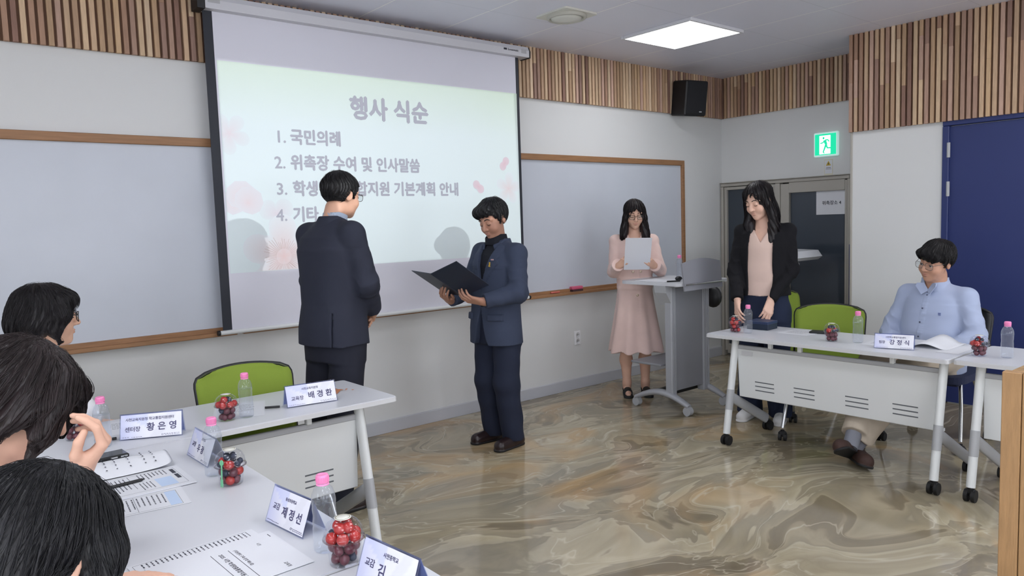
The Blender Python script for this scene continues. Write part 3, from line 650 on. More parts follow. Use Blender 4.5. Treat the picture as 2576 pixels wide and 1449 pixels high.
def surf(fn, lo, hi, h):
    B = 8; lo = np.array(lo, float); n = np.ceil((np.array(hi)-lo)/(B*h)).astype(int)+1
    g = np.stack(np.meshgrid(*[np.arange(k) for k in n], indexing='ij'), -1).reshape(-1, 3)
    c = (lo+(g+.5)*B*h).astype(F32); d = fn(c); g = g[np.abs(d) < B*h*1.35]
    o = np.stack(np.meshgrid(*[np.arange(B+1)]*3, indexing='ij'), -1).reshape(-1, 3)
    vals = np.empty((len(g), (B+1)**3), F32)
    for i in range(0, len(g), 400):
        P = (lo+(g[i:i+400, None, :]*B+o[None])*h).astype(F32).reshape(-1, 3); vals[i:i+400] = fn(P).reshape(-1, (B+1)**3)
    vals = vals.reshape(-1, B+1, B+1, B+1); S = vals < 0
    cs = [(i, j, k) for i in (0, 1) for j in (0, 1) for k in (0, 1)]
    sl = lambda A, c: A[:, c[0]:c[0]+B, c[1]:c[1]+B, c[2]:c[2]+B]
    cnt = sum(sl(S, c).astype(np.int8) for c in cs); mix = (cnt > 0) & (cnt < 8)
    b, i, j, k = np.nonzero(mix)
    acc = np.zeros((len(b), 3)); num = np.zeros(len(b))
    cv = {c: vals[b, i+c[0], j+c[1], k+c[2]] for c in cs}
    for c in cs:
        for a in range(3):
            if c[a] == 0:
                c2 = list(c); c2[a] = 1; c2 = tuple(c2); v0, v1 = cv[c], cv[c2]; m = (v0 < 0) != (v1 < 0)
                t = np.where(m, v0/np.where(m, v0-v1, 1), 0); p = np.tile(np.array(c, float), (len(b), 1)); p[:, a] = t
                acc += p*m[:, None]; num += m
    G = g[b]*B+np.stack([i, j, k], 1); verts = lo+(G+acc/num[:, None])*h
    N = n*B+2; key = lambda q: (q[:, 0]*N[1]+q[:, 1])*N[2]+q[:, 2]
    K = key(G); od = np.argsort(K); Ks = K[od]
    def look(q):
        kk = key(q); p = np.clip(np.searchsorted(Ks, kk), 0, len(Ks)-1); return od[p], Ks[p] == kk
    quads = []
    for a in range(3):
        e = [0, 0, 0]; e[a] = 1
        s0 = S[:, :B, :B, :B]; s1 = S[:, e[0]:e[0]+B, e[1]:e[1]+B, e[2]:e[2]+B]
        b, i, j, k = np.nonzero(s0 != s1); Q = g[b]*B+np.stack([i, j, k], 1); ins = s0[b, i, j, k]
        u, w_ = (a+1) % 3, (a+2) % 3; du = np.zeros(3, int); du[u] = 1; dw = np.zeros(3, int); dw[w_] = 1
        r = [look(Q-du-dw), look(Q-dw), look(Q), look(Q-du)]; ok = r[0][1] & r[1][1] & r[2][1] & r[3][1]
        q = np.stack([t[0] for t in r], 1)[ok]; fl = ~ins[ok]; q[fl] = q[fl][:, ::-1]; quads.append(q)
    return verts, np.concatenate(quads)
def sdf_obj(name, fn, lo, hi, h, mats, parent, colfn=None, matfn=None):
    v, q = surf(fn, lo, hi, h); me = bpy.data.meshes.new(name)
    me.vertices.add(len(v)); me.vertices.foreach_set('co', v.astype(F32).ravel())
    me.loops.add(q.size); me.loops.foreach_set('vertex_index', q.astype(np.int32).ravel())
    me.polygons.add(len(q)); me.polygons.foreach_set('loop_start', np.arange(0, q.size, 4, dtype=np.int32))
    for m in (mats if isinstance(mats, (list, tuple)) else [mats]): me.materials.append(m)
    me.update(calc_edges=True); me.polygons.foreach_set('use_smooth', np.ones(len(q), bool))
    if matfn is not None: me.polygons.foreach_set('material_index', matfn(v[q].mean(1)).astype(np.int32))
    if colfn is not None:
        ca = me.color_attributes.new('Col', 'FLOAT_COLOR', 'POINT'); ca.data.foreach_set('color', np.concatenate([colfn(v), np.ones((len(v), 1))], 1).astype(F32).ravel())
    me.validate(); o = bpy.data.objects.new(name, me); COL.objects.link(o)
    if parent: o.parent = parent
    return o
def rotm(yaw=0, pitch=0, roll=0):
    """yaw + turns to the figure's left, pitch + looks down, roll + tips towards its right ear"""
    return Matrix.Rotation(math.radians(yaw), 3, 'Z') @ Matrix.Rotation(math.radians(-pitch), 3, 'X') @ Matrix.Rotation(math.radians(roll), 3, 'Y')

# ---- head, hand and limb fields
def head_field(P, wide=1.0, jaw=1.0):
    x = np.abs(P[:, 0]); Q = np.stack([x, P[:, 1], P[:, 2]], 1)
    d = ell(P, (0, -.012, .036), (.0735, .094, .083))
    d = smin(d, ell(P, (0, .026, -.030), (.060*wide, .062, .074)), .03)
    d = smin(d, ell(P, (0, .034, -.074), (.043*jaw, .048, .040)), .025)
    d = smin(d, sph(P, (0, .066, -.096), .017), .022)
    d = smin(d, sph(Q, (.034*wide, .057, -.036), .027), .02)
    d = smin(d, rcone(Q, (0, .083, .024), (.045, .066, .024), .011, .010), .015)
    d = smax(d, -sph(Q, (.031, .103, .002), .019), .014)
    d = smin(d, sph(Q, (.031, .0745, .001), .0145), .004)
    d = smin(d, rcone(P, (0, .086, .014), (0, .105, -.028), .0075, .0115), .010)
    d = smin(d, sph(Q, (.0115, .094, -.033), .0075), .006)
    d = smin(d, ell(P, (0, .0872, -.0575), (.019, .0098, .0045)), .005)
    d = smin(d, ell(P, (0, .0865, -.0665), (.016, .0100, .0052)), .005)
    d = smax(d, -ell(P, (0, .0975, -.062), (.019, .007, .0010)), .003)
    M = np.array(Matrix.Rotation(math.radians(-18), 3, 'Z'), dtype=F32)
    ear = ell(Q, (.0745, -.012, -.006), (.010, .021, .031), M); ear = smax(ear, -ell(Q, (.086, -.010, -.004), (.009, .012, .019), M), .006)
    return smin(d, ear, .006)
def hand_field(P, s, curl=(12, 15, 10), spread=.10, thumb=.25, each=None):
    """wrist at origin, fingers +Y, palm faces -Z, thumb on the s side of X"""
    K = [(.029, .090), (.010, .094), (-.010, .090), (-.028, .080)]; Ls = [(.042, .025, .021), (.046, .029, .022), (.042, .027, .021), (.033, .020, .018)]
    d = rcone(P, (0, -.03, 0), (0, .012, 0), .025, .023)
    for kx, ky in K: d = smin(d, rcone(P, (kx*.55*s, .012, 0), (kx*s, ky, 0), .0165, .0115), .012)
    d = smin(d, rcone(P, (.014*s, .015, -.006), (.022*s, .05, -.008), .017, .014), .012)
    for i, (kx, ky) in enumerate(K):
        c = each[i] if each else curl; p = np.array([kx*s, ky, 0.]); a = 0.0; pts = [p]; dx = s*spread*(1.5-i)/1.5
        for L, t in zip(Ls[i], c):
            a += math.radians(t); p = p+L*np.array([dx*math.cos(a), math.cos(a), -math.sin(a)]); pts.append(p)
        f = chain(P, pts, [.0098, .0088, .0080, .0066] if i < 3 else [.0088, .0078, .0070, .0058], .004); d = smin(d, f, .005)
    o = thumb; T = [np.array([.016*s, .014, -.008]), np.array([(.040-.012*o)*s, .044, -.014-.03*o]), np.array([(.054-.034*o)*s, .072, -.018-.045*o]), np.array([(.058-.05*o)*s, .096, -.020-.05*o])]
    return smin(d, chain(P, T, [.0150, .0118, .0102, .0078], .005), .010)
def hand_frame(W, Fd, Pn):
    ey = Vector(Fd).normalized(); ez = -Vector(Pn); ez = (ez-ey*ez.dot(ey)).normalized(); ex = ey.cross(ez)
    return np.array([ex, ey, ez], dtype=F32).T, V3(*W)     # columns = axes

M_eye = mat('eye_white', (225, 220, 214), .25); M_iris = mat('iris_dark', (38, 26, 20), .2)
M_lash = mat('dark_brow_hair', (36, 28, 26), .7); M_lens = clear_mat('lens_glass', (250, 252, 252), 1.15, .99)
HAIRM = {}
def hair_mat(rgb):
    if rgb not in HAIRM:
        m = mat('hair_%d_%d_%d' % rgb, rgb, .40, spec=.35, vary=.35, vscale=60, bump=.30, bscale=140, stretch=(1, 1, .10)); HAIRM[rgb] = m
    return HAIRM[rgb]
def skin_mat(): return mat('skin', (200, 160, 140), .5, spec=.35, attr=True, vary=.03, vscale=25, bump=.03, bscale=500)

class Figure:
    def __init__(s, loc, rz, label, skin, head, hrot, hs=1.0, wide=1.0, jaw=1.0):
        s.o = empty('person', loc, math.radians(rz), label, 'person'); s.skin = np.array(lin(skin)); s.hc = V3(*head); s.hs = hs
        s.HR = np.array(rotm(*hrot), dtype=F32); s.wide = wide; s.jaw = jaw; s.parts = []; s.hands = []
        s.HM = Matrix.Translation(head) @ rotm(*hrot).to_4x4() @ Matrix.Scale(hs, 4)
    def toh(s, P): return ((P-s.hc)@s.HR)/s.hs
    def hand(s, W, Fd, Pn, side, scale=1.0, **kw): s.hands.append((*hand_frame(W, Fd, Pn), side, scale, kw)); return s
    def body(s, fn, lo, hi, h=.0036, neck=None, colextra=None):
        nk = neck
        def f(P):
            d = fn(P)
            hd = near(P, s.hc, .19*s.hs, lambda q: head_field(s.toh(q), s.wide, s.jaw)*s.hs); d = smin(d, hd, .018)
            for a, b, ra, rb in nk: d = smin(d, rcone(P, a, b, ra, rb), .02)
            for R, W, sd, sc_, kw in s.hands:
                c = W+R@V3(0, .06*sc_, 0); d = smin(d, near(P, c, .155*sc_, lambda q: hand_field(((q-W)@R)/sc_, sd, **kw)*sc_), .008)
            return d
        def col(v):
            c = np.tile(s.skin, (len(v), 1)); Q = s.toh(v.astype(F32)); n = lambda cc, r: np.exp(-(((Q-np.array(cc))/np.array(r))**2).sum(1))[:, None]
            lip = np.maximum(n((0, .092, -.0575), (.019, .014, .0045)), n((0, .092, -.067), (.017, .014, .0052)))
            c = c*(1-.55*lip)+np.array(lin((176, 108, 102)))*.55*lip
            Qa = np.stack([np.abs(Q[:, 0]), Q[:, 1], Q[:, 2]], 1); ck = np.exp(-(((Qa-np.array((.040, .07, -.03)))/.026)**2).sum(1))[:, None]*.25
            c = c*(1-ck)+c*np.array((1.08, .86, .82))*ck
            if colextra is not None: c = colextra(v, c)
            return np.clip(c, 0, 1)
        b = sdf_obj('body', f, lo, hi, h, skin_mat(), s.o, col); s.bodyo = b; return b
    def sy(s, x, z):
        y = .16
        for _ in range(60):
            y -= float(head_field(np.array([[x, y, z]], dtype=F32), s.wide, s.jaw)[0])*.7
        return y
    def hpart(s, mb, name, m): 
        o = mb.build(name, m, s.o); o.matrix_basis = s.HM; return o
    def face(s, brow=.0032, lash=True, open_=0.0, lips=None):
        for sd in (-1, 1):
            mb = MB(); pts = []
            for k in range(7):
                x = sd*(.014+.036*k/6); z = .027+.005*math.sin(PI*min(1, k/6*1.1))-.004*(k/6)**3; pts.append((x, s.sy(x, z)+.0005, z))
            mb.tube(pts, [brow*.8, brow, brow, brow, brow*.9, brow*.7, brow*.4], 6, flat=1.0); s.hpart(mb, 'eyebrow', M_lash)
            mb = MB(); pts = []
            for k in range(7):
                x = sd*(.0185+.026*k/6); z = -.002+.004*math.sin(PI*k/6)*(1 if open_ else -1.0)+open_*.004; pts.append((x, s.sy(x, z)+.0006, z))
            mb.tube(pts, [.0006, .0013, .0016, .0017, .0017, .0016, .0008], 6); s.hpart(mb, 'eyelash', M_lash)
            if open_:
                mb = MB(); y = s.sy(sd*.031, -.001); mb.sphere((sd*.031, y-.0102, -.001), .0112, 0, 14); mb.sphere((sd*.031, y-.0078, -.0015), .0092, 1, 14); s.hpart(mb, 'eye', [M_eye, M_iris])
    def glasses(s, m, w=.024, h=.018, r=.0013, lens=True):
        mb = MB(); ly = s.sy(.031, .0)+.016
        ring = lambda sd: [(sd*.033+w*math.copysign(abs(math.cos(t))**.6, math.cos(t)), ly-.004*abs(math.cos(t)), -.002+h*math.copysign(abs(math.sin(t))**.7, math.sin(t))) for t in [2*PI*k/20 for k in range(22)]]
        for sd in (-1, 1):
            mb.tube(ring(sd), r, 6, caps=False); mb.tube([(sd*(.033+w), ly-.004, .006), (sd*.074*s.wide, .05, .009), (sd*.079, -.005, .012), (sd*.078, -.022, -.004)], r*1.1, 6)
        mb.tube([(-.033+w, ly, .003), (0, ly+.003, .006), (.033-w, ly, .003)], r, 6); g = s.hpart(mb, 'glasses', m)
        if lens:
            mb = MB()
            for sd in (-1, 1):
                R = ring(sd)[:20]; mb.add([(a, b+.0004, c) for a, b, c in R]+[(a, b-.0004, c) for a, b, c in R], [tuple(range(20)), tuple(range(20, 40))[::-1]])
            l = mb.build('lens', M_lens, g)
        return g
    def hair(s, fn, lo, hi, rgb, h=.004, strands=500, steps=16, step=.014, crown=(0, -.03), zmin=-.3, comb=(0, 0), rad=.0011, seed=1, swing=.25, fly=.004, top=.02, smooth_only=False):
        m = hair_mat(rgb); v, q = surf(fn, lo, hi, h); rng = np.random.RandomState(seed); mb = MB()
        def gr(P):
            e = .002; return np.stack([fn(P+V3(*(e*(np.arange(3) == i))))-fn(P-V3(*(e*(np.arange(3) == i)))) for i in range(3)], 1)/(2*e)
        if strands:
            c = v[rng.randint(0, len(v), strands)]; c = c[(c[:, 2] > top)] if (c[:, 2] > top).any() else c; P = c.astype(F32); N = len(P); off = rng.uniform(0, fly, N).astype(F32); path = [P.copy()]
            for t in range(steps):
                g = gr(P); g /= np.maximum(np.linalg.norm(g, axis=1), 1e-4)[:, None]
                out = np.stack([P[:, 0]-crown[0], P[:, 1]-crown[1], np.zeros(N)], 1); out /= np.maximum(np.linalg.norm(out, axis=1), .01)[:, None]
                dr = out*.8+np.array([comb[0], comb[1], -1.0])+rng.normal(0, .05, (N, 3))+swing*np.stack([np.sin(P[:, 2]*25+P[:, 1]*40)*.3, np.cos(P[:, 2]*21+P[:, 0]*33)*.3, np.zeros(N)], 1)
                dr -= g*(dr*g).sum(1)[:, None]; dr /= np.maximum(np.linalg.norm(dr, axis=1), .05)[:, None]
                P = (P+dr*step).astype(F32); d = fn(P)-off-.0008; g = gr(P); P = (P-np.clip(d, -.02, .02)[:, None]*g/np.maximum((g*g).sum(1), .3)[:, None]).astype(F32); path.append(P.copy())
            A = np.stack(path, 1); T_ = A.shape[1]; bad = (A[:, :, 2] < zmin) | ((A[:, :, 0]/.052)**2+((A[:, :, 1]-.100)/.060)**2+((A[:, :, 2]+.038)/.088)**2 < 1)
            bad[:, 0] = False; bad = np.maximum.accumulate(bad, 1); last = np.maximum(T_-1-bad.sum(1), 0); idx = np.minimum(np.arange(T_)[None], last[:, None]); A = A[np.arange(N)[:, None], idx]
            tan = np.gradient(A, axis=1); tan /= np.maximum(np.linalg.norm(tan, axis=2), 1e-6)[..., None]; rd = A-np.array([crown[0], crown[1], -.02]); sd_ = np.cross(tan, rd); sd_ /= np.maximum(np.linalg.norm(sd_, axis=2), 1e-6)[..., None]; nr = np.cross(sd_, tan)
            q_ = idx/np.maximum(last[:, None], 1); R_ = rad*rng.uniform(.6, 1.4, (N, 1))*np.clip(np.minimum(.4+q_*6, (1-q_)*3+.1), .1, 1); keep = last > 2
            V_ = np.stack([A+sd_*R_[..., None]*c_+nr*R_[..., None]*s_ for c_, s_ in ((1, 0), (-.5, .87), (-.5, -.87))], 2)[keep]; M_ = len(V_); b_ = (np.arange(M_)[:, None]*T_+np.arange(T_-1)[None])*3
            F_ = np.concatenate([np.stack([b_+k, b_+(k+1) % 3, b_+3+(k+1) % 3, b_+3+k], -1).reshape(-1, 4) for k in range(3)])
            mb.add(V_.reshape(-1, 3).tolist(), F_.tolist(), 0, True)
        me_v = [tuple(t) for t in v.tolist()]; o0 = len(mb.v); mb.add(me_v, [tuple(t) for t in q.tolist()], 0, True)
        o = mb.build('hair', m, s.o); o.matrix_basis = s.HM; return o

def short_hair(front=.056, side=.0, nape=-.058, vol=(.083, .103, .094), c=(0, -.012, .038), fringe=None, tex=.0022, part=None):
    def f(P):
        d = ell(P, c, vol); az = np.arctan2(P[:, 0], P[:, 1]+.03)
        cut = np.interp(P[:, 1], [-.13, -.055, -.032, -.010, .010, .020, .038, .060, .085, .12], [nape, nape, -.030, .026, .018, side, side+.022, front-.008, front, front+.004]).astype(F32)
        d = smax(d, (cut-P[:, 2])*.75, .006)
        if fringe is not None: d = smin(d, fringe(P), .012)
        return d+tex*np.sin(az*26+4*np.sin(P[:, 2]*45)+2*np.sin(P[:, 1]*60))*np.clip(1.4-np.abs(P[:, 2]-.05)*8, .3, 1)
    return f
def shoe(parent, M, m, L=.27, W=.048, high=.055, sole=None):
    mb = None
    def f(P):
        d = rcone(P, (0, -.045, .036), (0, L-.125, .030), .037, W*.86); d = smin(d, rcone(P, (0, -.035, .04), (0, -.02, high+.04), .036, .042), .03)
        d = smin(d, rcone(P, (0, .03, .05), (0, L-.13, .035), .036, .030), .02)
        d = smax(d, .014-P[:, 2], .004); sl = np.maximum(np.maximum(rcone(P*V3(1, 1, 0), (0, -.045, 0), (0, L-.125, 0), .040, W*.92), -P[:, 2]), P[:, 2]-.016)
        d = smin(d, sl, .002); return np.maximum(d, P[:, 2]-high-.03)
    o = sdf_obj('shoe', f, (-.08, -.12, -.01), (.08, L, high+.09), .0045, [m, sole or M_rubber], parent, matfn=lambda c: (c[:, 2] < .015).astype(int)); o.matrix_basis = M; return o
def Rz(a): return Matrix.Rotation(math.radians(a), 4, 'Z')
def limb(P, pts, rs, k=.02): return chain(P, pts, rs, k)
def capped(P, a, b, ra, rb, ext=0):
    """cone from a to b with a flat end at b"""
    A = np.array(a, float); B = np.array(b, float); n = (B-A)/np.linalg.norm(B-A); return np.maximum(rcone(P, a, B+n*.04, ra, rb), ((P-V3(*B))@V3(*n))-ext)
def sleeve(P, S, E, W, rs=(.062, .056, .042), amp=.0045, sd=0.0, k=.03):
    d = smin(rcone(P, S, E, rs[0], rs[1]), capped(P, E, W, rs[1], rs[2]), k); q = P-V3(*E); r2 = (q*q).sum(1)
    ax = np.array(W, float)-np.array(S, float); ax /= np.linalg.norm(ax); t = q@V3(*ax); h = np.cross(ax, (.3, .9, .2)); h /= np.linalg.norm(h); u = q@V3(*h)
    rg = (1-np.abs(np.sin(34*t+13*u+1.3*np.sin(40*u+sd*2)+sd)))**2
    return d-amp*1.3*rg*np.exp(-r2/.022)+amp*.5*wob(P, 38, sd)*np.exp(-r2/.05)+.0018*wob(P, 60, sd+1)
def legs_field(P, hips, knees, ankles, rs, k=.02, amp=.004, sd=0.0):
    d = None
    for Hh, K, A in zip(hips, knees, ankles):
        e = smin(rcone(P, Hh, K, rs[0], rs[1]), capped(P, K, A, rs[1], rs[2]), .03); d = e if d is None else smin(d, e, k)
    return d+amp*wob(P, 30, sd)*.7
# ------------------------------------------------------------------ people
def cloth(name, rgb, rough=.8, bump=.12, bs=350, vary=.05, sheen=0): return mat(name, rgb, rough, spec=.25, bump=bump, bscale=bs, vary=vary, vscale=7, sheen=sheen)
M_suit1 = cloth('charcoal_navy_suiting', (44, 47, 60)); M_tr1 = cloth('dark_trouser_cloth', (33, 35, 46)); M_sh1 = cloth('pale_blue_shirting', (160, 172, 190))
M_suit2 = cloth('navy_suiting', (58, 66, 86)); M_tr2 = cloth('dark_navy_trouser_cloth', (36, 42, 60)); M_blk = cloth('black_shirting', (26, 28, 36)); M_leather = mat('oxblood_leather', (38, 26, 28), .3, spec=.5, bump=.05, bscale=120)
def standing_man(f, sh, shy, shw, elb, wri, hipz, hipy, knees, ankles, rings, shz, trouser_m, jacket_m, slv=(.064, .058, .043)):
    pass

# --- man in the dark suit, seen from behind
f1 = Figure((1.80, 3.665, 0), -78, 'man in a charcoal navy suit and glasses standing with clasped hands, seen from behind', (203, 158, 134), (0, .088, 1.672), (2, 8, 0), 1.0, 1.08, 1.15)
S1 = {1: (.175, .0, 1.462), -1: (-.18, .0, 1.462)}; E1 = {1: (.215, .045, 1.205), -1: (-.23, .04, 1.20)}; W1 = {1: (.105, .175, 1.05), -1: (-.09, .19, 1.04)}
f1.hand((.095, .19, 1.042), (-.75, .42, -.42), (-.3, -.9, -.2), -1, .98, curl=(38, 40, 25)); f1.hand((-.085, .20, 1.035), (.85, .28, -.42), (.2, -.9, -.3), 1, .98, curl=(25, 30, 20))
R1 = [(.885, 0, -.015, .205, .155), (.98, 0, -.012, .20, .152), (1.10, 0, 0, .185, .145), (1.25, 0, 0, .195, .145), (1.38, 0, -.005, .205, .14), (1.45, 0, -.004, .185, .118), (1.50, 0, .005, .125, .088), (1.535, 0, .02, .078, .072), (1.55, 0, .03, .066, .068)]
f1.body(lambda P: np.minimum(np.minimum(loft(P, [(z, a, b, c*.7, d*.7) for z, a, b, c, d in R1]), np.minimum(limb(P, [S1[1], E1[1], W1[1]], [.045, .04, .028]), limb(P, [S1[-1], E1[-1], W1[-1]], [.045, .04, .028]))),
        legs_field(P, [(.09, 0, .92), (-.09, 0, .92)], [(.10, -.04, .5), (-.10, -.04, .5)], [(.10, -.13, .09), (-.10, -.13, .09)], (.08, .055, .04), amp=0)), (-.33, -.25, .0), (.33, .35, 1.83), neck=[((0, .045, 1.60), (0, .0, 1.46), .056, .062)])
f1.face(); f1.glasses(mat('dark_metal_frame', (60, 56, 54), .3, metal=.8))
f1.hair(short_hair(.070, -.002, -.070, (.0835, .106, .094), (0, -.014, .036), tex=.003), (-.12, -.15, -.1), (.12, .12, .16), (31, 30, 32), h=.0045, strands=2600, rad=.0007, steps=9, step=.013, comb=(.3, .1), zmin=-.08, top=-.02, fly=.005)
def jk1(P):
    d = loft(P, R1); X = np.abs(P[:, 0])
    for s in (1, -1): d = smin(d, rcone(P, (.06*s, .008, 1.50), S1[s], .045, .066), .03); d = smin(d, sleeve(P, S1[s], E1[s], W1[s], (.067, .062, .045), sd=s), .022)
    d = d+.003*wob(P*V3(1, 1, .5), 22, 2.0)*(P[:, 2] < 1.4)
    d = np.maximum(d, -np.maximum(np.maximum(np.abs(X-.135+.02*(P[:, 2]-1))-.0035, P[:, 2]-1.06), P[:, 1]+.03))     # side vents
    d = np.maximum(d, .006-np.abs(P[:, 0])*2.2-np.abs(d+.0) if False else d)
    fr = np.maximum(np.maximum(X-np.interp(P[:, 2], [1.18, 1.50], [0, .075]), 1.2-P[:, 2]), .03-P[:, 1]); d = np.maximum(d, -fr)
    return d
sdf_obj('jacket', jk1, (-.36, -.26, .86), (.36, .34, 1.57), .006, M_suit1, f1.o)
sdf_obj('jacket_collar', lambda P: np.maximum(np.maximum(np.abs(loft(P, [(1.47, 0, .0, .098, .092), (1.56, 0, .036, .070, .076)], cut=False))-.006, 1.485-P[:, 2]+.0*P[:, 1]), P[:, 2]-1.562+.45*np.maximum(P[:, 1]-.0, 0)), (-.14, -.14, 1.46), (.14, .16, 1.60), .005, M_suit1, f1.o)
sdf_obj('shirt', lambda P: np.maximum(np.maximum(loft(P, [(1.2, 0, .0, .16, .12), (1.42, 0, 0, .15, .11), (1.50, 0, .012, .082, .078), (1.545, 0, .034, .062, .066), (1.592, 0, .046, .061, .064)]), P[:, 2]-1.583+.30*np.maximum(P[:, 1]-.02, 0)), -loft(P, [(1.5, 0, .03, .054, .056), (1.7, 0, .05, .056, .058)])), (-.19, -.16, 1.18), (.19, .18, 1.62), .005, M_sh1, f1.o)
sdf_obj('trousers', lambda P: smin(loft(P, [(.80, 0, -.01, .165, .13), (1.0, 0, -.01, .18, .135)]), legs_field(P, [(.095, 0, .88), (-.095, 0, .88)], [(.10, -.045, .5), (-.10, -.045, .5)], [(.10, -.125, .05), (-.10, -.125, .05)], (.098, .084, .078)), .03), (-.26, -.2, .02), (.26, .2, 1.02), .007, M_tr1, f1.o)
for s in (-1, 1): shoe(f1.o, Matrix.Translation((.105*s, -.125, 0)) @ Rz(-8*s), M_leather, L=.255)

# --- man in the navy suit reading from the folder
f2 = Figure((3.10, 3.90, 0), 92, 'man in a navy suit and black shirt reading from an open folder', (176, 132, 112), (.0, .008, 1.525), (6, 24, 3), 1.06, 1.06, 1.1)
S2 = {1: (.175, -.03, 1.30), -1: (-.18, -.03, 1.295)}; E2 = {1: (.225, .05, 1.06), -1: (-.245, .03, 1.045)}; W2 = {1: (.145, .275, 1.00), -1: (-.155, .235, 1.005)}
LH = Vector((-.118, .290, 1.005)); RH = Vector((.130, .320, 1.015))
f2.hand((-.150, .245, 1.003), (.35, .86, .22), (.45, -.25, .86), -1, .98, curl=(22, 30, 20), thumb=.35)
f2.hand((.148, .285, 1.0), (-.45, .80, .30), (-.35, -.25, .9), 1, .98, curl=(22, 28, 18), thumb=.35)
R2 = [(.70, 0, .02, .195, .150), (.80, 0, .02, .192, .148), (.95, 0, .01, .178, .140), (1.10, 0, -.01, .182, .142), (1.22, 0, -.025, .198, .140), (1.29, 0, -.03, .18, .118), (1.335, 0, -.03, .122, .09), (1.37, 0, -.025, .078, .072), (1.385, 0, -.02, .07, .07)]
f2.body(lambda P: np.minimum(np.minimum(loft(P, [(z, a, b, c*.68, d*.66) for z, a, b, c, d in R2]), np.minimum(limb(P, [S2[1], E2[1], W2[1]], [.045, .04, .028]), limb(P, [S2[-1], E2[-1], W2[-1]], [.045, .04, .028]))),
        legs_field(P, [(.09, 0, .80), (-.09, 0, .80)], [(.085, .03, .44), (-.085, .02, .44)], [(.10, -.02, .09), (-.10, -.02, .09)], (.08, .055, .04), amp=0)), (-.33, -.25, .0), (.33, .45, 1.69), neck=[((0, -.01, 1.46), (0, -.035, 1.30), .054, .062)])
f2.face(.0036)
def fr2(P):
    d = smin(ell(P, (-.01, .058, .082), (.066, .042, .034)), ell(P, (.035, .050, .070), (.045, .045, .036)), .02); return smin(d, ell(P, (-.01, .082, .072), (.050, .018, .016)), .015)
f2.hair(short_hair(.064, -.004, -.062, (.084, .106, .098), (0, -.012, .038), fringe=fr2, tex=.003), (-.12, -.15, -.1), (.12, .14, .17), (28, 28, 31), h=.0045, strands=2600, rad=.0007, steps=9, step=.012, comb=(.5, .5), zmin=-.08, top=.0, fly=.005, crown=(.02, -.05))
def vw2(z): return np.interp(z, [1.075, 1.10, 1.37], [0, .008, .082])
def jk2(P):
    d = loft(P, R2); X = np.abs(P[:, 0]); z = P[:, 2]
    for s in (1, -1): d = smin(d, rcone(P, (.06*s, -.025, 1.335), S2[s], .045, .066), .03); d = smin(d, sleeve(P, S2[s], E2[s], W2[s], (.068, .062, .045), sd=s+.5, amp=.006), .02)
    d = d+.003*wob(P*V3(1, 1, .5), 22, 3.0)*(z < 1.2); V = vw2(z)
    lw = np.interp(z, [1.07, 1.24, 1.262, 1.275, 1.37], [.004, .086, .058, .070, .045]); fp = P[:, 1]-.02
    lap = np.maximum(np.maximum(np.abs(d-.0045)-.0045, X-V-lw), np.maximum(1.07-z, -fp)); lap = np.maximum(lap, V-X)
    d = np.maximum(d, -np.maximum(np.maximum(X-V, 1.07-z), -fp)); d = np.minimum(d, lap)
    cut = np.maximum(np.maximum(np.abs(P[:, 0]+.01)-np.interp(z, [.66, .74, .95, .96], [.09, .05, .0, -.01]), z-.96), .08-P[:, 1]); d = smax(d, -cut, .006)
    seam = np.maximum(np.maximum(np.abs(P[:, 0]+.01)-.002, .96-z), np.maximum(z-1.07, -fp)); d = np.maximum(d, -np.maximum(seam, np.abs(d)-.004))
    for s in (1, -1):
        pk = np.maximum(np.maximum(np.abs(X-.125)-.045, np.abs(z-.885)-.020), -P[:, 1]); d = np.minimum(d, np.maximum(np.abs(d-.003)-.003, pk))
    return d
sdf_obj('jacket', jk2, (-.36, -.24, .66), (.36, .36, 1.42), .0052, M_suit2, f2.o)
sdf_obj('jacket_collar', lambda P: np.maximum(np.maximum(np.abs(loft(P, [(1.30, 0, -.03, .105, .098), (1.39, 0, -.02, .076, .082)], cut=False))-.006, 1.32-P[:, 2]), np.maximum(P[:, 2]-1.395+.5*np.maximum(P[:, 1]+.02, 0), P[:, 1]-.055)), (-.14, -.16, 1.3), (.14, .14, 1.42), .005, M_suit2, f2.o)
sdf_obj('shirt', lambda P: smin(loft(P, [(z, a, b, c-.012, d-.012) for z, a, b, c, d in R2 if z > .9]), np.maximum(np.abs(loft(P, [(1.36, 0, -.018, .066, .070), (1.43, 0, -.008, .060, .064)]))-.006, P[:, 2]-1.425+.5*np.maximum(P[:, 1], 0)), .008), (-.22, -.2, .9), (.22, .2, 1.44), .005, M_blk, f2.o)
sdf_obj('trousers', lambda P: smin(loft(P, [(.70, 0, .0, .165, .125), (.90, 0, .01, .175, .13)]), legs_field(P, [(.09, .01, .76), (-.09, .0, .76)], [(.092, .03, .43), (-.092, .02, .43)], [(.10, -.025, .05), (-.10, -.02, .05)], (.096, .085, .074), amp=.006, sd=2), .03), (-.26, -.2, .02), (.26, .2, .92), .0065, M_tr2, f2.o)
mb = MB(); mb.tube([(-.128, .24, 1.0), (-.172, .218, 1.006)], .031, 14, caps=False); f2w = mb.build('wrist_watch', M_black, f2.o)
mb = MB()
for a in range(2): mb.tube([(-.086, .122, 1.245-.012*a), (-.080+.008*a, .124, 1.232-.012*a), (-.088, .126, 1.218)], .0035, 6)
mb.sphere((-.084, .124, 1.24), (.006, .004, .007)); mb.build('ribbon_pin', mat('gold_ribbon', (196, 160, 50), .4), f2.o)
mb = MB(); mb.box((-.098, .112, 1.262), (.022, .006, .008)); mb.build('lapel_badge', mat('badge_pink', (190, 150, 150), .4), f2.o)
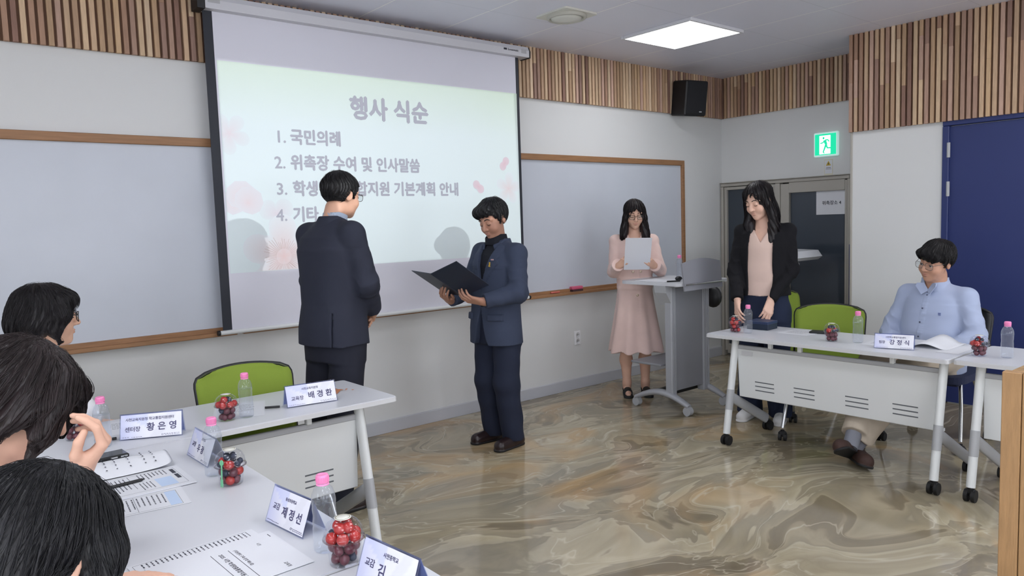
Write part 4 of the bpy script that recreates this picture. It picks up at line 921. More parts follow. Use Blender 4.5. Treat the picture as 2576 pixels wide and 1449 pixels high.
for s, y in ((-1, -.02), (1, -.02)): shoe(f2.o, Matrix.Translation((.108*s, y, 0)) @ Rz(-6*s), M_leather, L=.265)
# folder held open like a book
M_fold = mat('navy_folder_board', (30, 42, 62), .45, bump=.08, bscale=300); M_foldi = mat('navy_folder_lining', (36, 52, 72), .55)
fo = empty('certificate_folder', f2.o.matrix_basis @ Vector((0, 0, 0)), 0, 'open navy presentation folder held by the man in the navy suit', 'folder')
Mw = Matrix.Translation((3.10, 3.90, 0)) @ Rz(92); fo.location = (0, 0, 0)
th = math.radians(33); sp0 = Vector((-.012, .290, 1.035)); sd_ = Vector((0, math.cos(th), math.sin(th))); nn = Vector((0, -math.sin(th), math.cos(th)))
org = Mw @ sp0; fo.location = org; Mi = Matrix.Translation(-org)
for s, an, nm in ((-1, 25, 'near_cover'), (1, 4, 'far_cover')):
    a = math.radians(an); ex = Vector((s, 0, 0))*math.cos(a)+nn*math.sin(a)
    FM = Mi @ Mw @ (frame_M(sp0, ex, sd_) if s > 0 else frame_M(sp0+sd_*.30, ex, -sd_)); mb = MB(); mb.box((.11, .15, -.0), (.22, .30, .004), 0, FM); cv = mb.build('cover', M_fold, fo)
    mb = MB(); mb.box((.11, .15, (.003 if s > 0 else .003)), (.205, .285, .0015), 0, FM); mb.build('lining', M_foldi, cv)
mb = MB(); mb.tube([Mi @ Mw @ sp0, Mi @ Mw @ (sp0+sd_*.30)], .004, 8); mb.build('spine', M_fold, fo)

# --- woman in the pink coat dress reading a sheet
M_pinkc = cloth('dusty_pink_wool', (226, 198, 190), .85, sheen=.2); M_gold = mat('pearl_button', (214, 196, 176), .3, metal=.3)
f3 = Figure((4.82, 4.18, 0), 139.5, 'woman in a pink coat dress and glasses reading aloud from a paper', (214, 172, 150), (.0, .035, 1.535), (0, 14, 0), .98, .95, .9)
S3 = {1: (.152, -.035, 1.315), -1: (-.158, -.035, 1.31)}; E3 = {1: (.178, .02, 1.06), -1: (-.21, .02, 1.06)}; W3 = {1: (.165, .20, 1.125), -1: (-.135, .20, 1.115)}
f3.hand((.166, .205, 1.115), (-.62, .55, .55), (-.45, -.75, .3), 1, .88, curl=(30, 35, 20), thumb=.5); f3.hand((-.136, .205, 1.105), (.62, .55, .5), (.45, -.75, .3), -1, .88, curl=(30, 35, 20), thumb=.5)
R3t = [(.92, 0, -.01, .138, .105), (1.0, 0, -.01, .140, .108), (1.12, 0, -.015, .155, .118), (1.22, 0, -.03, .160, .115), (1.30, 0, -.035, .150, .098), (1.345, 0, -.035, .10, .075), (1.375, 0, -.03, .062, .062)]
A3 = [(.082, -.01, .10), (-.075, -.01, .10)]; K3 = [(.085, .01, .42), (-.078, .01, .42)]
def sk3(P):
    d = loft(P, [(z, a, b, c*.85, d_*.85) for z, a, b, c, d_ in R3t]+[]); 
    for s in (1, -1): d = np.minimum(d, limb(P, [S3[s], E3[s], W3[s]], [.036, .032, .022]))
    for i in (0, 1):
        a, k = A3[i], K3[i]; d = np.minimum(d, chain(P, [(a[0]*1.05, 0, .85), k, (k[0], -.022, .30), a, (a[0], -.018, .07)], [.056, .050, .050, .032, .034], .03)); d = smin(d, chain(P, [(a[0], -.03, .045), (a[0]*1.05, .075, .03), (a[0]*1.08, .125, .022)], [.030, .027, .018], .02), .02)
    return d
f3.body(sk3, (-.3, -.22, .0), (.3, .4, 1.70), neck=[((0, .0, 1.46), (0, -.03, 1.32), .046, .055)])
f3.face(.0028); f3.glasses(mat('black_frame', (40, 36, 36), .35), .0245, .0185, .0016)
def face_keep(P, w=.056): return ell(P, (0, .088, -.045), (w, .075, .108))
def hr3(P):
    d = ell(P, (0, -.014, .036), (.085, .106, .094)); Q = np.stack([np.abs(P[:, 0]), P[:, 1], P[:, 2]], 1)
    d = smin(d, ell(P, (0, -.055, -.09), (.086, .058, .13)), .03); d = smin(d, chain(Q, [(.058, .03, .06), (.074, .028, -.02), (.082, .03, -.10), (.092, .045, -.17)], [.022, .024, .028, .030], .02), .02)
    d = smin(d, chain(P, [(-.09, .04, -.15), (-.095, .06, -.23), (-.075, .07, -.285)], [.030, .034, .018], .02), .02); d = smin(d, chain(P, [(.09, .03, -.14), (.105, .03, -.20)], [.032, .020], .02), .02)
    d = smax(d, -face_keep(P, .055), .012); az = np.arctan2(P[:, 0], P[:, 1]+.05); return d+.0022*np.sin(az*34+3*np.sin(P[:, 2]*20))
f3.hair(hr3, (-.15, -.15, -.32), (.15, .16, .16), (30, 24, 26), h=.005, strands=2600, rad=.0007, steps=24, step=.015, crown=(.0, -.02), zmin=-.30, top=.02, fly=.005, swing=.2)
def dr3(P):
    z = P[:, 2]; th_ = np.arctan2(P[:, 1], P[:, 0]); fl = np.clip((.95-z)/.5, 0, 1)
    sk = loft(P, [(.385, 0, .02, .228, .19), (.60, 0, .01, .19, .16), (.80, 0, .0, .158, .128), (.94, 0, -.01, .142, .110), (1.0, 0, -.01, .144, .112)])+fl*(.010*np.sin(th_*9+.6))
    d = smin(sk, loft(P, [(a, b, c, e+.006, g+.006) for a, b, c, e, g in R3t]), .02)
    for s in (1, -1): d = smin(d, rcone(P, (.05*s, -.035, 1.345), S3[s], .035, .052), .03); d = smin(d, sleeve(P, S3[s], E3[s], W3[s], (.052, .047, .042), amp=.005, sd=s*2), .02); d = smin(d, np.abs(capped(P, tuple(np.array(E3[s])*.3+np.array(W3[s])*.7), W3[s], .04, .056))-.004, .006)
    d = np.maximum(d, -np.maximum(np.maximum(np.abs(P[:, 0])-np.interp(z, [1.24, 1.38], [0, .06]), 1.24-z), -P[:, 1]))
    pl_ = np.maximum(np.abs(P[:, 0]+.012)-.0022, -P[:, 1]); d = np.maximum(d, -np.maximum(pl_, np.abs(d)-.005)); return d
sdf_obj('coat_dress', dr3, (-.30, -.24, .35), (.30, .34, 1.40), .0056, M_pinkc, f3.o)
mb = MB()
for s in (1, -1): mb.prism([(0, 0), (.062, .035), (.075, -.03), (.02, -.085)], 0, .006, 0, Matrix.Translation((.004*s, .062, 1.29)) @ Matrix.Rotation(.35*s, 4, 'Z') @ Matrix.Diagonal((s, 1, 1, 1)) @ frame_M((0, 0, 0), (1, 0, 0), (0, -.45, 1)))
mb.build('collar', M_pinkc, f3.o)
for k, z in enumerate((1.06, .975, .865)):
    for s in ((-.035, .03) if k < 2 else (-.0,)):
        mb = MB(); mb.sphere((s-.0, .108+.02*(z < .9), z), (.011, .006, .011), n=12); mb.build('button', M_gold, f3.o)
for i in (0, 1):
    x = A3[i][0]
    def sandal(P, x=x):
        sole = np.maximum(rcone(P*V3(1, 1, 0), (x, -.04, 0), (x*1.08, .125, 0), .034, .040), np.abs(P[:, 2]-.011)-.011); foot = chain(P, [(x, -.03, .045), (x*1.05, .075, .03), (x*1.08, .125, .022)], [.037, .034, .026], .02)
        st = np.maximum(foot, np.minimum(np.abs(P[:, 1]-.062)-.036, np.abs(P[:, 1]+.035)-.03)); st = np.maximum(st, P[:, 2]-.075); return np.minimum(sole, st)
    sdf_obj('sandal', sandal, (x-.07, -.1, -.01), (x+.07, .18, .1), .004, M_rubber, f3.o)
mb = MB(); mb.sphere((-.078, .0, -.045), .005); f3.hpart(mb, 'earring', M_gold)
pc = Vector((4.82, 4.18, 0)); Mw3 = Matrix.Translation(pc) @ Rz(139.5)
mb = MB(); mb.box((0, 0, 0), (.21, .297, .0012), 0, Mw3 @ frame_M((.018, .300, 1.215), (1, 0, .02), (0, .55, 1))); tag(mb.build('reading_sheet', M_paper), 'white paper sheet held up by the woman in the pink coat dress', 'paper')

# --- woman in the black cardigan
M_card = cloth('black_knit', (22, 22, 26), .9, .2, 260); M_blush = cloth('blush_satin', (216, 190, 178), .6, .03); M_jean = cloth('indigo_denim', (36, 44, 66), .85, .2, 500, .12)
f4 = Figure((4.83, 2.97, 0), 107, 'young woman in a black cardigan and blush top leaning over the right table', (224, 184, 164), (.02, .065, 1.597), (-20, 22, 2), 1.05, .95, .92)
S4 = {1: (.158, -.02, 1.375), -1: (-.158, -.03, 1.375)}; E4 = {1: (.190, .055, 1.10), -1: (-.185, .0, 1.10)}; W4 = {1: (.130, .215, .905), -1: (-.085, .165, .905)}
f4.hand((.126, .225, .892), (-.15, .55, -.75), (-.55, -.25, -.3), 1, .92, curl=(22, 22, 16), thumb=.2); f4.hand((-.088, .172, .892), (.12, .45, -.8), (.45, -.4, -.3), -1, .92, curl=(22, 22, 16), thumb=.2)
R4 = [(.80, 0, .0, .172, .128), (.92, 0, .0, .162, .12), (1.02, 0, .0, .142, .108), (1.14, 0, .0, .148, .112), (1.26, 0, -.01, .158, .115), (1.36, 0, -.02, .150, .10), (1.41, 0, -.02, .10, .075), (1.445, 0, -.015, .06, .06)]
f4.body(lambda P: np.minimum(np.minimum(loft(P, [(z, a, b, c*.86, d*.86) for z, a, b, c, d in R4]), np.minimum(limb(P, [S4[1], E4[1], W4[1]], [.036, .032, .023]), limb(P, [S4[-1], E4[-1], W4[-1]], [.036, .032, .023]))),
        legs_field(P, [(.085, 0, .86), (-.085, 0, .86)], [(.09, .015, .46), (-.09, .015, .46)], [(.10, -.03, .08), (-.10, -.03, .08)], (.08, .05, .036), amp=0)), (-.3, -.22, .0), (.3, .42, 1.77), neck=[((.015, .02, 1.53), (0, -.012, 1.385), .045, .054)])
f4.face(.0026)
def hr4(P):
    d = ell(P, (0, -.014, .038), (.084, .105, .092)); Q = np.stack([np.abs(P[:, 0]), P[:, 1], P[:, 2]], 1)
    d = smin(d, ell(P, (0, -.055, -.10), (.084, .055, .15)), .03)
    d = smin(d, chain(Q, [(.056, .030, .060), (.074, .020, -.02), (.080, .012, -.10), (.084, .030, -.18), (.068, .066, -.27), (.058, .078, -.315)], [.020, .021, .026, .034, .036, .016], .02), .02)
    d = smin(d, chain(P, [(.078, .015, -.06), (.076, .060, -.15), (.062, .095, -.24), (.05, .105, -.30)], [.026, .032, .034, .016], .02), .02)
    d = smax(d, -ell(P, (-.008, .090, -.030), (.056, .072, .112)), .010); az = np.arctan2(P[:, 0], P[:, 1]+.05); return d+.0022*np.sin(az*36+3*np.sin(P[:, 2]*18))
f4.hair(hr4, (-.15, -.15, -.36), (.15, .17, .16), (28, 24, 27), h=.005, strands=2600, rad=.0007, steps=26, step=.015, crown=(0, -.01), zmin=-.34, top=.02, fly=.006, swing=.25)
sdf_obj('blouse', lambda P: np.maximum(loft(P, [(z, a, b, c+.006, d+.006) for z, a, b, c, d in R4 if z > .85])+.003*wob(P, 20, 5), -np.maximum(np.maximum(np.abs(P[:, 0])-np.interp(P[:, 2], [1.30, 1.43], [0, .075]), 1.30-P[:, 2]), -P[:, 1])), (-.2, -.16, .86), (.2, .18, 1.45), .0055, M_blush, f4.o)
def cg4(P):
    d = loft(P, [(z-.0, a, b, c+.022, d+.018) for z, a, b, c, d in R4 if z > .85]); X = np.abs(P[:, 0]); z = P[:, 2]
    for s in (1, -1): d = smin(d, rcone(P, (.05*s, -.02, 1.40), S4[s], .036, .056), .03); d = smin(d, sleeve(P, S4[s], E4[s], W4[s], (.056, .052, .040), amp=.006, sd=s*3), .02)
    d = smax(d, -np.maximum(X-np.interp(z, [.9, 1.2, 1.42], [.082, .086, .07]), .0-P[:, 1]), .012)
    return np.maximum(d, -loft(P, [(z, a, b, c+.007, d+.007) for z, a, b, c, d in R4]))+.002*wob(P, 26, 6)
sdf_obj('cardigan', cg4, (-.30, -.2, .86), (.30, .30, 1.47), .0056, M_card, f4.o)
sdf_obj('jeans', lambda P: smin(loft(P, [(.74, 0, -.005, .168, .125), (.93, 0, .0, .165, .122)]), legs_field(P, [(.088, 0, .80), (-.088, 0, .80)], [(.095, .01, .45), (-.095, .01, .45)], [(.115, -.025, .04), (-.115, -.025, .04)], (.10, .083, .092), amp=.005, sd=4), .03), (-.26, -.2, .02), (.26, .2, .95), .007, M_jean, f4.o)
M_snk = mat('white_sneaker', (226, 226, 228), .55)
for s in (-1, 1): shoe(f4.o, Matrix.Translation((.118*s, .0, 0)) @ Rz(-6*s), M_snk, L=.25, W=.045, high=.05, sole=M_snk)

# --- seated man in the blue shirt
M_blue = cloth('light_blue_oxford', (164, 175, 202), .75, .06, 500, .03); M_beige = cloth('beige_cotton', (188, 176, 160), .85); M_brown = mat('brown_suede', (62, 40, 34), .7, bump=.1, bscale=200); M_sock = cloth('grey_sock', (130, 132, 142))
f5 = Figure((5.06, 1.93, 0), 80, 'seated man with glasses in a light blue shirt and beige trousers', (196, 150, 126), (-.035, .010, 1.168), (-9, 11, -11), 1.04, 1.1, 1.15)
S5 = {1: (.185, -.055, .945), -1: (-.185, -.065, .94)}; E5 = {1: (.255, .02, .70), -1: (-.275, -.01, .70)}; W5 = {1: (.14, .22, .60), -1: (-.15, .22, .60)}
f5.hand((.13, .235, .598), (-.6, .75, -.1), (0, 0, -1), -1, 1, curl=(18, 20, 12)); f5.hand((-.14, .235, .598), (.6, .75, -.1), (0, 0, -1), 1, 1, curl=(18, 20, 12))
R5 = [(.47, 0, -.03, .19, .15), (.60, 0, -.03, .20, .165), (.72, 0, -.04, .20, .16), (.84, 0, -.055, .205, .145), (.93, 0, -.065, .19, .122), (.98, 0, -.065, .13, .092), (1.015, 0, -.055, .078, .072), (1.03, 0, -.05, .068, .066)]
H5 = [(.10, .0, .555), (-.10, .0, .555)]; K5 = [(.10, .43, .555), (-.13, .42, .545)]; A5 = [(-.02, .80, .16), (.0, .74, .10)]
f5.body(lambda P: np.minimum(np.minimum(loft(P, [(z, a, b, c*.82, d*.82) for z, a, b, c, d in R5]), np.minimum(limb(P, [S5[1], E5[1], W5[1]], [.046, .042, .03]), limb(P, [S5[-1], E5[-1], W5[-1]], [.046, .042, .03]))),
        np.minimum(limb(P, [H5[0], K5[0], A5[0]], [.07, .05, .036]), limb(P, [H5[1], K5[1], A5[1]], [.07, .05, .036]))), (-.36, -.25, .0), (.36, .95, 1.34), neck=[((-.02, -.02, 1.08), (0, -.055, .97), .060, .068)])
f5.face(.0034, open_=.25); f5.glasses(mat('thin_steel_frame', (110, 106, 104), .3, metal=.7), .026, .020, .0012)
def fr5(P): return smin(ell(P, (.0, .072, .062), (.072, .040, .036)), ell(P, (-.03, .082, .042), (.040, .022, .024)), .015)
f5.hair(short_hair(.050, -.006, -.062, (.088, .108, .100), (0, -.012, .036), fringe=fr5, tex=.002), (-.12, -.15, -.1), (.12, .14, .17), (26, 24, 26), h=.0045, strands=2600, rad=.0007, steps=10, step=.012, comb=(0, .4), zmin=-.08, top=.0, fly=.004, crown=(0, -.05))
def sh5(P):
    d = loft(P, R5); X = np.abs(P[:, 0]); z = P[:, 2]
    for s in (1, -1): d = smin(d, rcone(P, (.06*s, -.06, .98), S5[s], .046, .062), .03); d = smin(d, sleeve(P, S5[s], E5[s], W5[s], (.064, .060, .047), amp=.007, sd=s*4), .02)
    d = d+.004*wob(P*V3(1, 1, 1.6), 20, 7)*(z < .9)
    col_ = np.maximum(np.maximum(np.abs(loft(P, [(.985, 0, -.052, .088, .082), (1.05, 0, -.042, .068, .070)], cut=False))-.005, np.abs(z-1.02)-.042), -(np.abs(P[:, 0])*.9+.0-np.maximum(P[:, 1], -.2)*.0-np.interp(z, [.97, 1.05], [.004, .03])*(P[:, 1] > 0)))
    d = np.maximum(d, -np.maximum(np.maximum(X-np.interp(z, [.96, 1.05], [0, .05]), .96-z), -P[:, 1])); d = np.minimum(d, col_)
    pk = np.maximum(X-.016, np.maximum(-P[:, 1], z-.97)); return np.minimum(d, np.maximum(np.abs(d-.001)-.002, pk))
sdf_obj('shirt', sh5, (-.38, -.25, .44), (.38, .32, 1.09), .0056, M_blue, f5.o)
for s in (1, -1):
    mb = MB(); mb.prism([(.004, 0), (.030, .052), (.070, .050), (.078, .030), (.046, -.028)], 0, .005, 0, Matrix.Translation((.0, .020, .985)) @ Matrix.Rotation(.55*s, 4, 'Z') @ Matrix.Diagonal((s, 1, 1, 1)) @ frame_M((0, .016, 0), (1, 0, 0), (0, -.42, 1))); mb.build('collar', M_blue, f5.o)
for z, y in ((.955, .043), (.875, .092), (.79, .118), (.70, .133), (.62, .138)):
    mb = MB(); mb.sphere((-.0, y, z), (.0058, .004, .0058), n=10); mb.build('button', mat('navy_button', (66, 72, 96), .4), f5.o)
mb = MB(); mb.box((-.10, .078, .845), (.016, .004, .018)); mb.build('chest_emblem', mat('emblem_thread', (120, 132, 176), .7), f5.o)
def tr5(P):
    d = loft(P, [(.468, 0, -.02, .19, .15), (.62, 0, -.03, .185, .15)])
    for i in (0, 1): d = smin(d, smin(rcone(P, H5[i], K5[i], .098, .082), capped(P, K5[i], tuple(np.array(A5[i])+(np.array(K5[i])-np.array(A5[i]))*.07), .082, .070), .03), .02)
    return d+.004*wob(P, 26, 8)
sdf_obj('trousers', tr5, (-.28, -.22, .12), (.28, .9, .64), .007, M_beige, f5.o)
for i in (0, 1):
    a = Vector(A5[i]); k = Vector(K5[i]); up = (k-a).normalized(); mb = MB(); mb.tube([a-up*.06, a+up*.12], [.043, .047], 14); mb.build('sock', M_sock, f5.o)
    R_ = Rz(16) @ Matrix.Rotation(math.radians(22), 4, 'X') @ Matrix.Rotation(math.radians(30), 4, 'Y') if i == 0 else Rz(52) @ Matrix.Rotation(math.radians(6), 4, 'X') @ Matrix.Rotation(math.radians(-16), 4, 'Y')
    shoe(f5.o, Matrix.Translation((a.x, a.y, max(.012, a.z-.10))) @ R_, M_brown, L=.285, W=.052, high=.045)

# --- seated women at the left, facing across the room
M_wht = cloth('white_blouse', (228, 228, 232), .75, .05, 300, .02); M_dkt = cloth('dark_skirt_cloth', (40, 42, 50))
def seated_woman(loc, rz, label, skin, head, hrot, hs, shoulders, elbows, wrists, top_m, lean=(0, 0), wide=.95):
    """head, arms in local coordinates; the pelvis sits at z 0.52"""
    f = Figure(loc, rz, label, skin, head, hrot, hs, wide, .92); lx, ly = lean
    sc_ = (np.array(shoulders[0])+np.array(shoulders[1]))/2; zt = sc_[2]
    R = [(.475, 0, 0, .175, .135), (.58, 0, .01, .168, .13)]+[(.58+(zt-.58)*t, sc_[0]*t, .01+(sc_[1]-.01)*t, .158, .118) for t in (.35, .7, .92)]+[(zt+.04, sc_[0], sc_[1], .10, .08), (zt+.075, sc_[0], sc_[1]+.005, .058, .058)]
    H = [(.09, .0, .55), (-.09, .0, .55)]; K = [(.10, .40, .55), (-.10, .40, .55)]; A = [(.10, .38, .10), (-.10, .38, .10)]
    f.R = R; f.S = shoulders; f.E = elbows; f.W = wrists
    nk = [(tuple(np.array(head)+np.array(f.HR@V3(0, -.025, -.06))*hs), (sc_[0], sc_[1], zt+.02), .046, .054)]
    f.base = lambda P: np.minimum(np.minimum(loft(P, [(z, a, b, c*.86, d*.86) for z, a, b, c, d in R]), np.minimum(limb(P, [shoulders[0], elbows[0], wrists[0]], [.036, .033, .024]), limb(P, [shoulders[1], elbows[1], wrists[1]], [.036, .033, .024]))),
        np.minimum(limb(P, [H[0], K[0], A[0], (A[0][0], A[0][1]+.10, .03)], [.07, .05, .034, .028]), limb(P, [H[1], K[1], A[1], (A[1][0], A[1][1]+.10, .03)], [.07, .05, .034, .028])))
    f.nk = nk
    def tp(P):
        d = loft(P, R)
        for i in (0, 1): d = smin(d, rcone(P, (sc_[0], sc_[1], zt+.03), shoulders[i], .036, .056), .03); d = smin(d, sleeve(P, shoulders[i], elbows[i], tuple(np.array(wrists[i])*.9+np.array(elbows[i])*.1), (.058, .054, .044), amp=.006, sd=i*3+zt), .02)
        return d+.003*wob(P, 22, zt)
    lo = [min(min(q[i] for q in shoulders+elbows+wrists), -.2)-.1 for i in range(3)]; hi = [max(max(q[i] for q in shoulders+elbows+wrists), .2)+.1 for i in range(3)]; lo[2] = .44; hi[2] = max(hi[2], zt+.12)
    sdf_obj('blouse', tp, lo, hi, .007, top_m, f.o)
    sdf_obj('trousers', lambda P: smin(loft(P, [(.468, 0, 0, .18, .14), (.60, 0, 0, .17, .135)]), legs_field(P, H, K, [(a, b, .07) for a, b, c in A], (.092, .075, .062)), .02), (-.27, -.2, .04), (.27, .55, .62), .009, M_dkt, f.o)
    for s in (-1, 1): shoe(f.o, Matrix.Translation((.10*s, .40, 0)), M_rubber, L=.24, W=.044, high=.04)
    f.lo = [min(lo[0], head[0]-.15), min(lo[1], head[1]-.15), 0]; f.hi = [max(hi[0], head[0]+.15), max(hi[1], .55, head[1]+.18), max(hi[2], head[2]+.16)]
    return f
# short-haired woman in the white blouse (facing +X)
f6 = seated_woman((.43, 3.70, 0), -90, 'short-haired woman in glasses and a white blouse seated at the far left table', (222, 178, 152), (.12, .045, 1.170), (-2, 2, 0), 1.04, [(.24, .01, .95), (-.05, .0, .95)], [(.275, .115, .795), (-.12, .02, .70)], [(.15, .13, .79), (.0, .26, .65)], M_wht)
f6.hand((.14, .13, .79), (-.95, .0, -.2), (.0, -.9, 0), -1, .88, curl=(8, 10, 8)); f6.hand((.0, .27, .65), (.4, .9, -.1), (0, 0, -1), 1, .88, curl=(8, 10, 8))
f6.body(f6.base, f6.lo, f6.hi, neck=f6.nk); f6.face(.003); f6.glasses(M_black, .024, .02, .0016)
def hr6(P):
    d = ell(P, (0, -.014, .036), (.090, .112, .100)); d = smin(d, ell(P, (0, -.058, -.022), (.098, .082, .075)), .03); Q = np.stack([np.abs(P[:, 0]), P[:, 1], P[:, 2]], 1)
    d = smin(d, chain(Q, [(.062, .045, .062), (.078, .040, .01), (.080, .018, -.05), (.074, .030, -.088)], [.026, .026, .022, .010], .02), .02); d = smin(d, ell(P, (0, .066, .062), (.068, .042, .036)), .02)
    d = smax(d, -ell(P, (0, .098, -.05), (.060, .066, .092)), .010); d = smax(d, -ell(Q, (.075, .055, -.055), (.040, .030, .036)), .012)
    az = np.arctan2(P[:, 0], P[:, 1]+.03); return d+.0018*np.sin(az*24+5*np.sin(P[:, 2]*30))
f6.hair(hr6, (-.14, -.18, -.14), (.14, .16, .17), (32, 29, 32), h=.0045, strands=4500, rad=.0005, steps=16, step=.013, crown=(0, -.02), zmin=-.115, top=-.01, fly=.008, swing=.35)

# leaning woman with a raised hand
f7 = seated_woman((.0, 2.02, 0), -90, 'leaning dark-haired woman with her hand raised to her mouth at the left edge', (214, 170, 148), (.02, .195, 1.125), (-4, 32, 0), 1.04, [(.20, .10, .90), (-.14, .10, .90)], [(.25, .19, .77), (-.20, .22, .66)], [(.125, .275, .955), (-.05, .32, .60)], M_wht)
f7.hand((.125, .287, .962), (.30, .58, .76), (-.25, -.72, .62), -1, 1.0, each=[(50, 34, 16), (58, 38, 18), (64, 42, 20), (68, 46, 22)], thumb=.55); f7.hand((-.05, .33, .60), (.3, .95, 0), (0, 0, -1), 1, .9, curl=(8, 10, 8))
f7.body(f7.base, f7.lo, f7.hi, neck=f7.nk); f7.face(.003)
def hr7(P):
    d = ell(P, (0, -.014, .040), (.090, .114, .102)); Q = np.stack([np.abs(P[:, 0]), P[:, 1], P[:, 2]], 1)
    d = smin(d, ell(P, (0, -.075, -.04), (.088, .065, .12)), .03)
    d = smin(d, chain(Q, [(.050, .040, .085), (.078, .050, .03), (.092, .060, -.03), (.094, .060, -.085)], [.030, .026, .020, .006], .025), .02); d = smin(d, chain(Q, [(.070, .01, .03), (.076, -.005, -.02), (.074, -.02, -.07)], [.026, .026, .02], .02), .02)
    d = smin(d, chain(P, [(-.035, .075, .085), (-.07, .105, .06), (-.088, .122, .01), (-.085, .125, -.045)], [.022, .022, .016, .005], .02), .015)
    d = smax(d, -ell(P, (0, .100, -.04), (.058, .062, .098)), .012); az = np.arctan2(P[:, 0], P[:, 1]+.04); return d+.0025*np.sin(az*36+4*np.sin(P[:, 2]*18))
f7.hair(hr7, (-.15, -.18, -.2), (.15, .17, .17), (40, 32, 33), h=.0042, strands=5200, steps=24, step=.012, crown=(0, .0), zmin=-.17, top=.02, fly=.005, swing=.4, rad=.00055)

# black-haired woman nearest the camera
f8 = seated_woman((-.05, 1.34, 0), -90, 'woman with straight black hair nearest the camera, hand resting on the near table', (216, 172, 150), (.01, .19, 1.005), (26, 18, 0), 1.06, [(.20, .06, .79), (-.15, .07, .79)], [(.26, .14, .60), (-.34, .17, .755)], [(.10, .30, .58), (-.40, .325, .754)], M_wht)
f8.hand((.10, .31, .58), (.0, .95, 0), (0, 0, -1), -1, .9, curl=(8, 10, 8)); f8.hand((-.40, .335, .752), (-.03, .98, -.10), (0, 0, -1), 1, .90, curl=(10, 8, 8), spread=.14, thumb=.1)
f8.body(f8.base, f8.lo, f8.hi, neck=f8.nk); f8.face(.003)
def hr8(P):
    d = ell(P, (0, -.014, .038), (.088, .110, .098)); Q = np.stack([np.abs(P[:, 0]), P[:, 1], P[:, 2]], 1)
    d = smin(d, ell(P, (0, -.066, -.08), (.092, .066, .14)), .03); d = smin(d, chain(Q, [(.050, .045, .066), (.076, .044, .01), (.086, .030, -.08), (.088, .020, -.20)], [.024, .025, .030, .026], .02), .02)
    d = smax(d, -ell(P, (0, .098, -.045), (.060, .066, .105)), .010); az = np.arctan2(P[:, 0], P[:, 1]+.03); return d+.0014*np.sin(az*48+2*np.sin(P[:, 2]*12))
f8.hair(hr8, (-.15, -.18, -.26), (.15, .16, .17), (22, 22, 26), h=.0042, strands=6000, steps=26, step=.013, crown=(0, .02), zmin=-.24, top=.01, fly=.003, swing=.08, rad=.00055)
# ------------------------------------------------------------------ things on the tables
TZ = .7203
def make_bottle():
    o = empty('water_bottle', (0, 0, 0), 0, 'bottle', 'bottle', 'water bottles with pink caps')
    pr = [(0, .001), (.024, .001), (.0285, .006), (.029, .03), (.0278, .036), (.029, .042), (.029, .058), (.0275, .064), (.029, .070), (.0265, .088), (.0285, .104), (.0275, .110), (.0285, .116), (.029, .126), (.0275, .140), (.022, .154), (.0135, .164), (.0128, .176)]
    MB().lathe(pr, 28).build('bottle_shell', M_clear, o)
    mb = MB(); mb.lathe([(.0274, .1235), (.0270, .122), (0, .1218)], 28); mb.build('water', M_water, o)
    mb = MB(); mb.lathe([(.0145, .168), (.0152, .170), (.0152, .184), (.0140, .1875), (.0100, .188), (.0085, .1862), (0, .1862)], 24); mb.lathe([(.0155, .163), (.0155, .167), (.0145, .1672)], 24)
    for k in range(24): t = 2*PI*k/24; mb.box((.0153*math.cos(t), .0153*math.sin(t), .177), (.0012, .0012, .012))
    mb.build('cap', M_pink, o); return o
BT = make_bottle(); first = [True]
def bottle(x, y, label, z=TZ):
    if first[0]: first[0] = False; BT.location = (x, y, z); BT['label'] = label; return BT
    return clone(BT, (x, y, z), random.uniform(0, 6), label, 'water bottles with pink caps')
bottle(.751, 1.640, 'water bottle with pink cap behind the nearest fruit cup')
bottle(.741, 2.414, 'water bottle with pink cap just behind the fruit cup with the green fork')
bottle(1.091, 3.080, 'water bottle with pink cap in front of the left green chair')
bottle(.547, 3.045, 'water bottle with pink cap beside the raised hand at the left')
bottle(4.307, 2.767, 'water bottle with pink cap in front of the navy box on the right table')
bottle(4.368, 2.068, 'water bottle with pink cap in front of the green chair on the right')
bottle(4.37, 1.298, 'water bottle with pink cap at the right edge of the photo')
bottle(4.855, 3.74, 'water bottle with pink cap half hidden behind the lectern shield', 1.0085)
M_tom = mat('tomato_red', (178, 34, 30), .22, coat=.4, vary=.1, vscale=60); M_blueb = mat('blueberry_blue', (44, 52, 72), .45, vary=.25, vscale=90); M_grape = mat('red_grape_purple', (96, 36, 50), .28, coat=.3, vary=.25, vscale=50)
def fruit_mesh(kind):
    mb = MB()
    if kind == 'cherry_tomato': mb.sphere((0, 0, 0), (.0142, .0142, .0148), n=16); mb.tube([(0, 0, .0142), (.001, 0, .0160)], .0016, 6)
    elif kind == 'blueberry':
        mb.sphere((0, 0, 0), (.0102, .0102, .0092), n=14); mb.lathe([(.0048, .0078), (.0053, .0096), (.004, .0092), (.0026, .008)], 10)
    else: mb.sphere((0, 0, 0), (.0132, .0132, .0152), n=16); mb.tube([(0, 0, .0146), (.0006, 0, .0166)], .0012, 6)
    return mb.mesh(kind, {'cherry_tomato': M_tom, 'blueberry': M_blueb, 'grape': M_grape}[kind])
FM_ = {k: fruit_mesh(k) for k in ('cherry_tomato', 'blueberry', 'grape')}
M_cup = clear_mat('thin_pet', (250, 250, 252), 1.28, .985, .02)
